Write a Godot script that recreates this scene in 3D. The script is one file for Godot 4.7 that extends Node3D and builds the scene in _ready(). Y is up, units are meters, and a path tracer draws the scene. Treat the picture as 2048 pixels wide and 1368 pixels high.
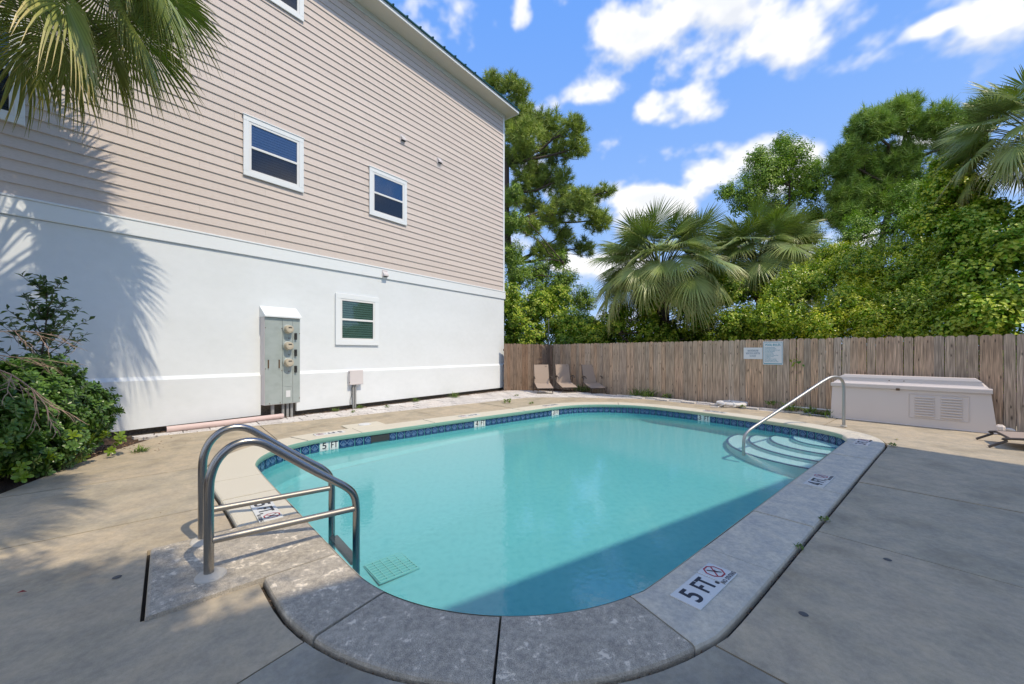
extends Node3D

# ---- mesh builder: every face is given counter-clockwise from outside and stored clockwise, with its own normals
class MB:
	var v := PackedVector3Array()
	var n := PackedVector3Array()
	var uv := PackedVector2Array()
	var c := PackedColorArray()
	var col := Color(1, 1, 1)

	func vert(p: Vector3, nn: Vector3, t: Vector2) -> void:
		v.append(p)
		n.append(nn)
		uv.append(t)
		c.append(col)

	func tri3(a: Vector3, b: Vector3, d: Vector3, na: Vector3, nb: Vector3, nd: Vector3, ta := Vector2.ZERO, tb := Vector2.ZERO, td := Vector2.ZERO) -> void:
		vert(a, na, ta)
		vert(d, nd, td)
		vert(b, nb, tb)

	func tri(a: Vector3, b: Vector3, d: Vector3, ta := Vector2.ZERO, tb := Vector2.ZERO, td := Vector2.ZERO) -> void:
		var nn := (b - a).cross(d - a).normalized()
		tri3(a, b, d, nn, nn, nn, ta, tb, td)

	func quad(a: Vector3, b: Vector3, d: Vector3, e: Vector3, ta := Vector2(0, 1), tb := Vector2(1, 1), td := Vector2(1, 0), te := Vector2(0, 0)) -> void:
		var nn := (d - a).cross(e - b).normalized()
		tri3(a, b, d, nn, nn, nn, ta, tb, td)
		tri3(a, d, e, nn, nn, nn, ta, td, te)

	func quadn(a: Vector3, b: Vector3, d: Vector3, e: Vector3, na: Vector3, nb: Vector3, nd: Vector3, ne: Vector3) -> void:
		tri3(a, b, d, na, nb, nd, Vector2(0, 1), Vector2(1, 1), Vector2(1, 0))
		tri3(a, d, e, na, nd, ne, Vector2(0, 1), Vector2(1, 0), Vector2(0, 0))

	func face(p: Array, outward: Vector3) -> void:
		var nn: Vector3 = (p[1] - p[0]).cross(p[2] - p[0])
		if nn.dot(outward) < 0.0:
			p.reverse()
		for i in range(1, p.size() - 1):
			tri(p[0], p[i], p[i + 1])

	func cbox(size: Vector3, at: Vector3, ch := 0.0, xf := Transform3D()) -> void:
		var h := size * 0.5
		ch = minf(ch, minf(h.x, minf(h.y, h.z)) * 0.9)
		for ax in 3:
			var j := (ax + 1) % 3
			var k := (ax + 2) % 3
			for s in [-1.0, 1.0]:
				var p := []
				for q in [[-1, -1], [1, -1], [1, 1], [-1, 1]]:
					var w := Vector3()
					w[ax] = s * h[ax]
					w[j] = q[0] * (h[j] - ch)
					w[k] = q[1] * (h[k] - ch)
					p.append(xf * (w + at))
				var o := Vector3()
				o[ax] = s
				face(p, xf.basis * o)
			if ch > 0.0:
				for s in [-1.0, 1.0]:
					for t in [-1.0, 1.0]:
						var p := []
						for q in [[0, -1], [0, 1], [1, 1], [1, -1]]:
							var w := Vector3()
							w[j] = s * (h[j] - (ch if q[0] == 1 else 0.0))
							w[k] = t * (h[k] - (0.0 if q[0] == 1 else ch))
							w[ax] = q[1] * (h[ax] - ch)
							p.append(xf * (w + at))
						var o := Vector3()
						o[j] = s
						o[k] = t
						face(p, xf.basis * o)
		if ch > 0.0:
			for sx in [-1.0, 1.0]:
				for sy in [-1.0, 1.0]:
					for sz in [-1.0, 1.0]:
						var s := Vector3(sx, sy, sz)
						var p := []
						for ax in 3:
							var w := s * (h - Vector3.ONE * ch)
							w[ax] = s[ax] * h[ax]
							p.append(xf * (w + at))
						face(p, xf.basis * s)

	func tube(pts: Array, rad: Variant, sides := 10, caps := true, squash := 1.0) -> void:
		var rings := []
		var norms := []
		var side := Vector3.ZERO
		var run := 0.0
		var runs := []
		for i in pts.size():
			var d: Vector3
			if i == 0:
				d = pts[1] - pts[0]
			elif i == pts.size() - 1:
				d = pts[i] - pts[i - 1]
			else:
				d = (pts[i + 1] - pts[i]).normalized() + (pts[i] - pts[i - 1]).normalized()
			d = d.normalized()
			if i > 0:
				run += pts[i].distance_to(pts[i - 1])
			runs.append(run)
			if side == Vector3.ZERO:
				side = d.cross(Vector3.UP if absf(d.y) < 0.9 else Vector3.RIGHT).normalized()
			else:
				side = (side - d * side.dot(d)).normalized()
			var up := d.cross(side)
			var r: float = rad[i] if rad is Array else rad
			var ring := []
			var nr := []
			for k in sides:
				var a := TAU * k / sides
				var o := side * cos(a) + up * sin(a) * squash
				ring.append(pts[i] + o * r)
				nr.append(o.normalized())
			rings.append(ring)
			norms.append(nr)
		for i in pts.size() - 1:
			for k in sides:
				var m := (k + 1) % sides
				var u0 := float(k) / sides
				var u1 := float(k + 1) / sides
				tri3(rings[i][k], rings[i][m], rings[i + 1][m], norms[i][k], norms[i][m], norms[i + 1][m], Vector2(u0, runs[i]), Vector2(u1, runs[i]), Vector2(u1, runs[i + 1]))
				tri3(rings[i][k], rings[i + 1][m], rings[i + 1][k], norms[i][k], norms[i + 1][m], norms[i + 1][k], Vector2(u0, runs[i]), Vector2(u1, runs[i + 1]), Vector2(u0, runs[i + 1]))
		if caps:
			face(rings[0].duplicate(), pts[0] - pts[1])
			face(rings[-1].duplicate(), pts[-1] - pts[-2])

	# profile: (radius, height) pairs turned about the axis of xf's y
	func lathe(prof: Array, sides := 20, xf := Transform3D()) -> void:
		for i in prof.size() - 1:
			var p: Vector2 = prof[i]
			var q: Vector2 = prof[i + 1]
			var sl := Vector2(q.y - p.y, p.x - q.x).normalized()
			for k in sides:
				var a := TAU * k / sides
				var b := TAU * (k + 1) / sides
				var da := Vector3(cos(a), 0, sin(a))
				var db := Vector3(cos(b), 0, sin(b))
				var na := xf.basis * (da * sl.x + Vector3.UP * sl.y)
				var nb := xf.basis * (db * sl.x + Vector3.UP * sl.y)
				var p0 := xf * (da * p.x + Vector3.UP * p.y)
				var p1 := xf * (db * p.x + Vector3.UP * p.y)
				var q0 := xf * (da * q.x + Vector3.UP * q.y)
				var q1 := xf * (db * q.x + Vector3.UP * q.y)
				if p.x > 1e-5:
					tri3(p0, q1, p1, na, nb, nb)
				if q.x > 1e-5:
					tri3(p0, q0, q1, na, na, nb)

	# polygon in (x, z), extruded between two heights
	func prism(poly: PackedVector2Array, y0: float, y1: float, bottom := false) -> void:
		var idx := Geometry2D.triangulate_polygon(poly)
		for i in range(0, idx.size(), 3):
			var t := [Vector3(poly[idx[i]].x, y1, poly[idx[i]].y), Vector3(poly[idx[i + 1]].x, y1, poly[idx[i + 1]].y), Vector3(poly[idx[i + 2]].x, y1, poly[idx[i + 2]].y)]
			face(t, Vector3.UP)
			if bottom:
				var b := [Vector3(poly[idx[i]].x, y0, poly[idx[i]].y), Vector3(poly[idx[i + 1]].x, y0, poly[idx[i + 1]].y), Vector3(poly[idx[i + 2]].x, y0, poly[idx[i + 2]].y)]
				face(b, Vector3.DOWN)
		var turn := 1.0 if not Geometry2D.is_polygon_clockwise(poly) else -1.0
		for i in poly.size():
			var p := poly[i]
			var q := poly[(i + 1) % poly.size()]
			var e := (q - p).normalized()
			var o := Vector3(e.y, 0, -e.x) * turn
			face([Vector3(p.x, y0, p.y), Vector3(q.x, y0, q.y), Vector3(q.x, y1, q.y), Vector3(p.x, y1, p.y)], o)

	func mesh() -> ArrayMesh:
		var a := []
		a.resize(Mesh.ARRAY_MAX)
		a[Mesh.ARRAY_VERTEX] = v
		a[Mesh.ARRAY_NORMAL] = n
		a[Mesh.ARRAY_TEX_UV] = uv
		a[Mesh.ARRAY_COLOR] = c
		var m := ArrayMesh.new()
		m.add_surface_from_arrays(Mesh.PRIMITIVE_TRIANGLES, a)
		return m

var used := {}
var M := {}
var rng := RandomNumberGenerator.new()

# plan frames measured on the ground (metres)
const CORNER := Vector3(-0.318, 0, -15.7)        # right-hand ground corner of the house
const HOUSE_TURN := 0.9203                        # house: x runs right along the wall, z out of it
const POOL_TURN := 0.7161                         # pool: x = along the pool (a), z = -b
const FENCE_AT := Vector3(1.742, 0, -16.78)
const FENCE_TURN := -0.9020

func numbered(called: String) -> String:
	used[called] = used.get(called, -1) + 1
	return called if used[called] == 0 else "%s_%03d" % [called, used[called]]

func thing(called: String, label: String, category: String, at := Vector3.ZERO, turn := 0.0, group := "") -> Node3D:
	var o := Node3D.new()
	o.name = numbered(called)
	add_child(o)
	o.position = at
	o.rotation.y = turn
	tag(o, label, category, group)
	return o

func tag(o: Node3D, label: String, category: String, group := "") -> void:
	o.set_meta("label", label)
	o.set_meta("category", category)
	if group:
		o.set_meta("group", group)

func setting(called: String, label: String, at := Vector3.ZERO, turn := 0.0) -> Node3D:
	var o := Node3D.new()
	o.name = numbered(called)
	add_child(o)
	o.position = at
	o.rotation.y = turn
	o.set_meta("kind", "structure")
	o.set_meta("label", label)
	return o

func part(called: String, m: Mesh, mat: Material, parent: Node3D, xf := Transform3D()) -> MeshInstance3D:
	var o := MeshInstance3D.new()
	o.mesh = m
	o.material_override = mat
	var k := 0
	var nm := called
	while parent.has_node(NodePath(nm)):
		k = int(parent.get_meta("n_" + called, 0)) + 1
		parent.set_meta("n_" + called, k)
		nm = "%s_%03d" % [called, k]
	o.name = nm
	parent.add_child(o)
	o.transform = xf
	return o

func box(called: String, size: Vector3, at: Vector3, mat: Material, parent: Node3D, ch := 0.004, xf := Transform3D()) -> MeshInstance3D:
	var b := MB.new()
	b.cbox(size, Vector3.ZERO, ch)
	return part(called, b.mesh(), mat, parent, Transform3D(xf.basis, at))

func pipe(called: String, pts: Array, r: Variant, mat: Material, parent: Node3D, sides := 12) -> MeshInstance3D:
	var b := MB.new()
	b.tube(pts, r, sides)
	return part(called, b.mesh(), mat, parent)

func smooth(pts: Array, per := 6) -> Array:
	var out := []
	for i in pts.size() - 1:
		var p0 = pts[maxi(i - 1, 0)]
		var p3 = pts[mini(i + 2, pts.size() - 1)]
		for k in per:
			out.append(pts[i].cubic_interpolate(pts[i + 1], p0, p3, float(k) / per))
	out.append(pts[-1])
	return out

# ---------------------------------------------------------------- materials
func lin(r: float, g: float, b: float) -> Color:
	return Color(r, g, b).linear_to_srgb()

func noise(freq: float, sd: int, oct := 4, kind := FastNoiseLite.TYPE_SIMPLEX_SMOOTH) -> FastNoiseLite:
	var f := FastNoiseLite.new()
	f.noise_type = kind
	f.frequency = freq
	f.seed = sd
	f.fractal_octaves = oct
	return f

func ntex(freq: float, sd: int, stops: Array, oct := 4, size := 512, kind := FastNoiseLite.TYPE_SIMPLEX_SMOOTH) -> NoiseTexture2D:
	var t := NoiseTexture2D.new()
	t.width = size
	t.height = size
	t.seamless = true
	t.generate_mipmaps = false
	t.noise = noise(freq, sd, oct, kind)
	if stops.size():
		var g := Gradient.new()
		var off := PackedFloat32Array()
		var cs := PackedColorArray()
		for s in stops:
			off.append(s[0])
			cs.append(Color(s[1], s[2], s[3]))
		g.offsets = off
		g.colors = cs
		t.color_ramp = g
	return t

func plain(name_: String, c: Color, rough := 0.6, metal := 0.0) -> StandardMaterial3D:
	var m := StandardMaterial3D.new()
	m.resource_name = name_
	m.albedo_color = c
	m.roughness = rough
	m.metallic = metal
	return m

func tri_tex(m: StandardMaterial3D, t: Texture2D, sc: float, world := true) -> void:
	m.albedo_texture = t
	m.uv1_triplanar = true
	m.uv1_world_triplanar = world
	m.uv1_scale = Vector3.ONE * sc

func blotch(m: StandardMaterial3D, t: Texture2D, sc: float) -> void:
	m.detail_enabled = true
	m.detail_albedo = t
	m.detail_blend_mode = BaseMaterial3D.BLEND_MODE_MUL
	m.detail_uv_layer = BaseMaterial3D.DETAIL_UV_2
	m.uv2_triplanar = true
	m.uv2_world_triplanar = true
	m.uv2_scale = Vector3.ONE * sc

func bump(m: StandardMaterial3D, t: Texture2D, h: float) -> void:
	m.heightmap_enabled = true
	m.heightmap_texture = t
	m.heightmap_scale = h

func leafy(name_: String, rough := 0.45, through := Color(0.45, 0.55, 0.12)) -> StandardMaterial3D:
	var m := plain(name_, Color.WHITE, rough)
	m.vertex_color_use_as_albedo = true
	m.backlight_enabled = true
	m.backlight = through
	m.cull_mode = BaseMaterial3D.CULL_DISABLED
	return m

func noise_bytes(freq: float, sd: int, oct: int, gain: float, size: int) -> PackedByteArray:
	var f := noise(freq, sd, oct)
	f.fractal_gain = gain
	return f.get_seamless_image(size, size).get_data()

# kind 0: broomed concrete, 1: weathered pebble coping with lichen, 2: lightly worn coping
func mineral_texture(kind: int, sd: int) -> ImageTexture:
	var w := 1024
	var grain := noise_bytes(0.21, sd, 2, 0.6, w)
	var fine := noise_bytes(0.42, sd + 1, 2, 0.7, w)
	var mid := noise_bytes(0.028, sd + 2, 6, 0.68, w)
	var big := noise_bytes(0.0062, sd + 3, 8, 0.66, w)
	var data := PackedByteArray()
	data.resize(w * w * 3)
	for i in w * w:
		var g := grain[i] / 255.0
		var f := fine[i] / 255.0
		var m := mid[i] / 255.0
		var b := big[i] / 255.0
		var v := 0.0
		var warm := 0.0
		if kind == 0:
			v = 0.93 + (f - 0.5) * 0.16 + (m - 0.5) * 0.12 + (b - 0.5) * 0.12
			if g < 0.2:
				v -= 0.07
			warm = (b - 0.5) * 0.05
		elif kind == 1:
			v = 0.77 + (m - 0.5) * 0.26 + (b - 0.5) * 0.16 + (f - 0.5) * 0.36
			if g < 0.36:
				v *= 0.72
			elif f < 0.3:
				v *= 0.8
			if b + (m - 0.5) * 0.55 > 0.72:
				v = lerpf(v, 1.0, clampf((b + (m - 0.5) * 0.55 - 0.72) * 9.0, 0.0, 0.75))
			warm = (m - 0.5) * 0.03
		else:
			v = 0.92 + (m - 0.5) * 0.16 + (b - 0.5) * 0.16 + (f - 0.5) * 0.14
			if g < 0.24:
				v *= 0.88
			warm = (b - 0.5) * 0.06
		data[i * 3] = clampi(int(255.0 * (v + warm * 0.5)), 0, 255)
		data[i * 3 + 1] = clampi(int(255.0 * v), 0, 255)
		data[i * 3 + 2] = clampi(int(255.0 * (v - warm)), 0, 255)
	return ImageTexture.create_from_image(Image.create_from_data(w, w, false, Image.FORMAT_RGB8, data))

func wood_texture() -> ImageTexture:
	var w := 768
	var h := 1024
	var fine := noise(0.09, 5, 3)
	var slow := noise(0.02, 9, 2)
	var r := RandomNumberGenerator.new()
	r.seed = 77
	var data := PackedByteArray()
	data.resize(w * h * 3)
	for bd in 6:
		var tone := r.randf_range(0.82, 1.12)
		var warm := r.randf_range(-0.03, 0.05)
		var knots := []
		for k in r.randi_range(2, 4):
			knots.append([r.randf_range(24, 104), r.randf_range(30, h - 30), r.randf_range(5, 9)])
		for y in h:
			for x in 128:
				var dx := 0.0
				var dark := 0.0
				for k in knots:
					var ex: float = (x - k[0]) / k[2]
					var ey: float = (y - k[1]) / (k[2] * 2.2)
					var q := ex * ex + ey * ey
					if q < 16.0:
						dx += signf(ex + 0.01) * exp(-q * 0.25) * 9.0
						dark += exp(-q * 1.1) * 0.6
				var g := fine.get_noise_2d((x + dx) * 1.6 + bd * 300, y * 0.05)
				var g2 := slow.get_noise_2d((x + dx) * 1.5 + bd * 170, y * 0.12 + 40)
				var s := tone * (1.0 + g * 0.34 + g2 * 0.22) * (1.0 - minf(dark, 0.6))
				var edge: float = minf(x, 127 - x)
				if edge < 4.0:
					s *= 0.8 + 0.05 * edge
				var o := (y * w + bd * 128 + x) * 3
				data[o] = clampi(int(255.0 * s * (0.83 + warm * 0.7)), 0, 255)
				data[o + 1] = clampi(int(255.0 * s * 0.755), 0, 255)
				data[o + 2] = clampi(int(255.0 * s * (0.685 - warm * 0.5)), 0, 255)
	return ImageTexture.create_from_image(Image.create_from_data(w, h, false, Image.FORMAT_RGB8, data))

func tile_texture() -> ImageTexture:
	var im := Image.create(64, 64, false, Image.FORMAT_RGB8)
	for y in 64:
		for x in 64:
			var p := Vector2(x - 31.5, y - 31.5) / 32.0
			var c := Color(0.10, 0.24, 0.43)
			var k := absf(p.x) + absf(p.y + 0.12) * 0.85
			var ring := Vector2(p.x, p.y - 0.12).length()
			if absf(k - 0.78) < 0.045 and p.y < 0.4:
				c = Color(0.55, 0.66, 0.76)
			elif absf(ring - 0.30) < 0.04 or absf(ring - 0.13) < 0.035:
				c = Color(0.42, 0.55, 0.68)
			elif k > 0.82:
				c = Color(0.07, 0.19, 0.38)
			elif absf(p.x) < 0.03 and p.y > -0.6:
				c = Color(0.30, 0.44, 0.60)
			if maxf(absf(p.x), absf(p.y)) > 0.95:
				c = Color(0.05, 0.14, 0.3)
			im.set_pixel(x, y, c)
	return ImageTexture.create_from_image(im)

func make_materials() -> void:
	var deck_fine := mineral_texture(0, 11)
	var deck_blot := ntex(0.012, 12, [[0.0, 0.86, 0.85, 0.835], [0.35, 0.945, 0.94, 0.93], [0.6, 1.0, 0.99, 0.98], [1.0, 0.95, 0.935, 0.92]], 7)
	var grit := ntex(0.12, 13, [], 3)
	M.deck = []
	for c in [[0.56, 0.485, 0.36], [0.545, 0.478, 0.36], [0.57, 0.495, 0.37], [0.535, 0.475, 0.36], [0.42, 0.40, 0.335]]:  # last colour is darkened for the deep shade on the near-left slab
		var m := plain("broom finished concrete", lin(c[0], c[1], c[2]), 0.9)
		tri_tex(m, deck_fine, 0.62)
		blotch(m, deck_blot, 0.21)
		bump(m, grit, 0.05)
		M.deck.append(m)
	M.cope_old = plain("weathered pebble coping", lin(0.86, 0.775, 0.635), 0.95)
	tri_tex(M.cope_old, mineral_texture(1, 21), 0.7)
	bump(M.cope_old, ntex(0.2, 23, [], 3), 0.2)
	M.cope_mid = plain("worn cream coping", lin(0.70, 0.655, 0.55), 0.92)
	tri_tex(M.cope_mid, mineral_texture(2, 24), 0.7)
	bump(M.cope_mid, ntex(0.2, 23, [], 3), 0.2)
	M.cope_new = plain("cream coping", lin(0.70, 0.66, 0.555), 0.9)
	tri_tex(M.cope_new, ntex(0.1, 26, [[0.0, 0.78, 0.77, 0.75], [0.45, 0.96, 0.96, 0.95], [1.0, 1, 1, 1]], 4), 2.0)
	bump(M.cope_new, grit, 0.12)
	M.paver = []
	for c in [[0.74, 0.71, 0.68], [0.80, 0.775, 0.745], [0.68, 0.65, 0.625], [0.76, 0.71, 0.67]]:
		var m := plain("pale stone paver", lin(c[0], c[1], c[2]), 0.85)
		tri_tex(m, ntex(0.03, 31, [[0.0, 0.74, 0.73, 0.72], [0.5, 0.95, 0.95, 0.95], [1.0, 1, 1, 1]], 5), 1.1)
		M.paver.append(m)
	M.soil = plain("soil and leaf litter", lin(0.115, 0.080, 0.055), 1.0)
	tri_tex(M.soil, ntex(0.08, 41, [[0.0, 0.40, 0.36, 0.33], [0.45, 0.85, 0.8, 0.76], [0.6, 1, 0.95, 0.9], [1.0, 1, 1, 1]], 5), 1.4)
	bump(M.soil, ntex(0.08, 41, [], 4), 2.0)
	M.gap = plain("dark joint dirt", lin(0.045, 0.038, 0.030), 1.0)
	M.stucco = plain("white stucco", lin(0.80, 0.85, 0.885), 0.85)
	tri_tex(M.stucco, ntex(0.02, 51, [[0.0, 0.975, 0.977, 0.977], [0.5, 0.99, 0.99, 0.99], [1.0, 1, 1, 1]], 5), 0.55)
	blotch(M.stucco, ntex(0.006, 54, [[0.0, 0.972, 0.972, 0.968], [0.5, 0.99, 0.99, 0.99], [1.0, 1, 1, 1]], 3), 0.25)
	bump(M.stucco, ntex(0.09, 52, [], 4), 0.06)
	M.trim = plain("white painted trim", lin(0.80, 0.85, 0.88), 0.55)
	M.siding = []
	for k in 4:
		var s: float = [1.0, 0.965, 1.025, 0.985][k]
		var m := plain("beige lap siding", lin(0.685 * s, 0.61 * s, 0.565 * s), 0.8)
		tri_tex(m, ntex(0.05, 55, [[0.0, 0.90, 0.89, 0.88], [0.5, 0.985, 0.985, 0.985], [1.0, 1, 1, 1]], 5), 0.9)
		m.uv1_scale = Vector3(0.5, 2.2, 0.5)
		M.siding.append(m)
	M.frieze = plain("pale frieze paint", lin(0.66, 0.70, 0.70), 0.6)
	M.soffit = plain("soffit", lin(0.66, 0.64, 0.56), 0.7)
	M.roof = plain("dark green metal roofing", lin(0.012, 0.075, 0.070), 0.35, 0.3)
	M.vinyl = plain("white vinyl window frame", lin(0.80, 0.82, 0.82), 0.4)
	M.pane = plain("window glass", Color(0.06, 0.28, 0.52, 0.42), 0.03)  # blue in the colour stands for reflected sky
	M.pane.transparency = BaseMaterial3D.TRANSPARENCY_ALPHA
	M.pane.metallic_specular = 0.9
	M.pane_screen = plain("screened window glass", Color(0.12, 0.16, 0.24, 0.60), 0.06)
	M.pane_screen.transparency = BaseMaterial3D.TRANSPARENCY_ALPHA
	M.pane_screen.metallic_specular = 0.5
	M.pane_green = plain("green tinted glass", Color(0.10, 0.26, 0.24, 0.30), 0.03)
	M.pane_green.transparency = BaseMaterial3D.TRANSPARENCY_ALPHA
	M.pane_green.metallic_specular = 0.7
	M.dark_room = plain("dark room", lin(0.02, 0.035, 0.06), 0.9)
	M.blind = plain("window blind", lin(0.45, 0.55, 0.68), 0.6)
	M.blind_green = plain("green-lit blind", lin(0.30, 0.50, 0.46), 0.6)
	M.footing = plain("bare footing", lin(0.165, 0.145, 0.115), 1.0)
	tri_tex(M.footing, ntex(0.05, 56, [[0.0, 0.5, 0.48, 0.45], [0.6, 1, 1, 1], [1.0, 1, 1, 1]], 5), 1.0)
	var wood := wood_texture()
	M.wood = []
	for c in [[0.57, 0.56, 0.55], [0.53, 0.51, 0.49], [0.58, 0.55, 0.52], [0.55, 0.54, 0.54]]:  # back run paled in colour to make up for its shade
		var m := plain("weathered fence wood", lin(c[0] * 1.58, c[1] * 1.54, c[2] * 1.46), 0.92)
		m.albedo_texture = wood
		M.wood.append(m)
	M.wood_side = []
	for c in [[0.46, 0.41, 0.38], [0.40, 0.355, 0.33]]:  # same wood, colour kept darker for the run in direct sun
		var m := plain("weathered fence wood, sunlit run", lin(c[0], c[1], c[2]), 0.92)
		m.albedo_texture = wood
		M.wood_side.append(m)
	M.galv = plain("galvanised steel sheet", lin(0.42, 0.475, 0.47), 0.5, 0.1)
	tri_tex(M.galv, ntex(0.008, 61, [[0.0, 0.86, 0.87, 0.86], [0.5, 0.96, 0.97, 0.97], [1.0, 1, 1, 1]], 4), 0.8)
	M.conduit = plain("grey conduit", lin(0.30, 0.31, 0.31), 0.6)
	M.meter = plain("beige meter cover", lin(0.50, 0.45, 0.35), 0.35)
	M.dark = plain("dark plastic", lin(0.03, 0.032, 0.035), 0.5)
	M.rust = plain("brown hardware", lin(0.13, 0.075, 0.04), 0.7)
	M.pinkwhite = plain("off-white box paint", lin(0.66, 0.63, 0.64), 0.55)
	M.steel = plain("stainless steel tube", lin(0.36, 0.35, 0.335), 0.25, 1.0)
	M.steel_bar = plain("worn steel cross bar", lin(0.36, 0.345, 0.32), 0.5, 1.0)
	M.steel_dull = plain("brushed handrail steel", lin(0.42, 0.43, 0.425), 0.48, 1.0)
	M.flange = plain("white plastic flange", lin(0.52, 0.50, 0.45), 0.6)
	M.plaster = plain("pool plaster", lin(0.13, 0.50, 0.525), 0.8)
	tri_tex(M.plaster, ntex(0.012, 71, [[0.0, 0.88, 0.94, 0.95], [0.5, 0.975, 0.985, 0.985], [1.0, 1, 1, 1]], 7), 1.3)  # mottling that also mimics light ripples on the floor
	M.face_tint = plain("green stained coping face", Color.WHITE, 0.85)
	M.face_tint.vertex_color_use_as_albedo = true
	M.step = plain("white plaster steps", lin(0.36, 0.66, 0.69), 0.8)
	M.water = plain("pool water", Color(0.10, 0.60, 0.66, 0.06), 0.015)
	M.water.transparency = BaseMaterial3D.TRANSPARENCY_ALPHA
	M.water.metallic_specular = 0.45
	M.water.normal_enabled = true
	var rip := ntex(0.03, 81, [], 4)
	rip.as_normal_map = true
	rip.bump_strength = 1.3
	M.water.normal_texture = rip
	M.water.normal_scale = 0.22
	M.water.uv1_triplanar = true
	M.water.uv1_world_triplanar = true
	M.water.uv1_scale = Vector3.ONE * 0.9
	M.tile = plain("blue glazed tile", Color(1, 1, 1), 0.2)
	M.tile.albedo_texture = tile_texture()
	M.white_tile = plain("white glazed tile", lin(0.66, 0.68, 0.68), 0.25)
	M.edge_tile = plain("blue step edge tile", lin(0.02, 0.10, 0.25), 0.3)
	M.ink = plain("black lettering", lin(0.022, 0.026, 0.04), 0.6)
	M.red_ink = plain("red sign ink", lin(0.36, 0.03, 0.05), 0.6)
	M.teal_ink = plain("teal sign ink", lin(0.05, 0.30, 0.40), 0.6)
	M.grey_ink = plain("blue grey sign ink", lin(0.20, 0.27, 0.36), 0.6)
	M.sign = plain("white sign board", lin(0.72, 0.74, 0.76), 0.4)
	M.fibre = plain("white fibreglass", lin(0.70, 0.635, 0.595), 0.4)
	M.sling = plain("tan sling fabric", lin(0.43, 0.345, 0.285), 0.85)
	tri_tex(M.sling, ntex(0.2, 91, [[0.0, 0.8, 0.8, 0.8], [0.5, 0.97, 0.97, 0.97], [1.0, 1, 1, 1]], 3), 2.0)
	M.frame = plain("dark bronze frame", lin(0.07, 0.055, 0.045), 0.45)
	M.pvc = plain("white plastic", lin(0.68, 0.67, 0.66), 0.45)
	M.pink_pipe = plain("faded pink-white pipe", lin(0.66, 0.52, 0.49), 0.6)
	M.bark = plain("grey brown bark", lin(0.13, 0.105, 0.085), 0.95)
	tri_tex(M.bark, ntex(0.05, 95, [[0.0, 0.45, 0.42, 0.4], [0.5, 0.9, 0.88, 0.86], [1.0, 1, 1, 1]], 5), 1.5)
	bump(M.bark, ntex(0.05, 95, [], 4), 2.0)
	M.twig = plain("bare dry twig", lin(0.40, 0.285, 0.215), 0.9)
	M.boot = plain("old palm frond bases", lin(0.17, 0.115, 0.075), 0.95)
	M.leaf = leafy("leaves")
	M.gloss_leaf = leafy("glossy leaves", 0.32)
	M.needle = leafy("pine needles", 0.6, Color(0.4, 0.46, 0.14))
	M.palm = leafy("palm blade", 0.38, Color(0.5, 0.55, 0.18))
	M.red_leaf = plain("dry red leaf", lin(0.25, 0.04, 0.03), 0.7)

# ---------------------------------------------------------------- sky, light, camera
func cloud_at(d: Vector3, big: FastNoiseLite, fine: FastNoiseLite, seen: Array) -> Vector2:
	var e := d.y
	if e < 0.03:
		return Vector2.ZERO
	var b := 0.0
	for s in seen:
		var ax: Vector3 = s[0]
		if d.dot(ax) < 0.6:
			continue
		var q := Vector2(d.dot(s[1]) / s[3], d.dot(s[2]) / s[4])
		b = maxf(b, 1.0 - q.length_squared())
	var away := smoothstep(0.55, 0.8, 1.0 - maxf(0.0, d.dot(Vector3(0.42, 0.35, -0.83).normalized())) + 0.05)
	var wide := big.get_noise_3dv(Vector3(d.x, d.y * 1.7, d.z) * 100.0)
	b = maxf(b, (wide * 2.6 + 0.5) * away)  # out-of-view cloud thickened to lift and whiten the fill light
	if b <= -0.25:
		return Vector2.ZERO
	var f := fine.get_noise_3dv(Vector3(d.x, d.y * 1.5, d.z) * 100.0)
	var dens := b * 0.85 + f * 1.25 - 0.16
	return Vector2(smoothstep(-0.06, 0.62, dens), clampf(dens, 0.0, 1.2))

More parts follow.
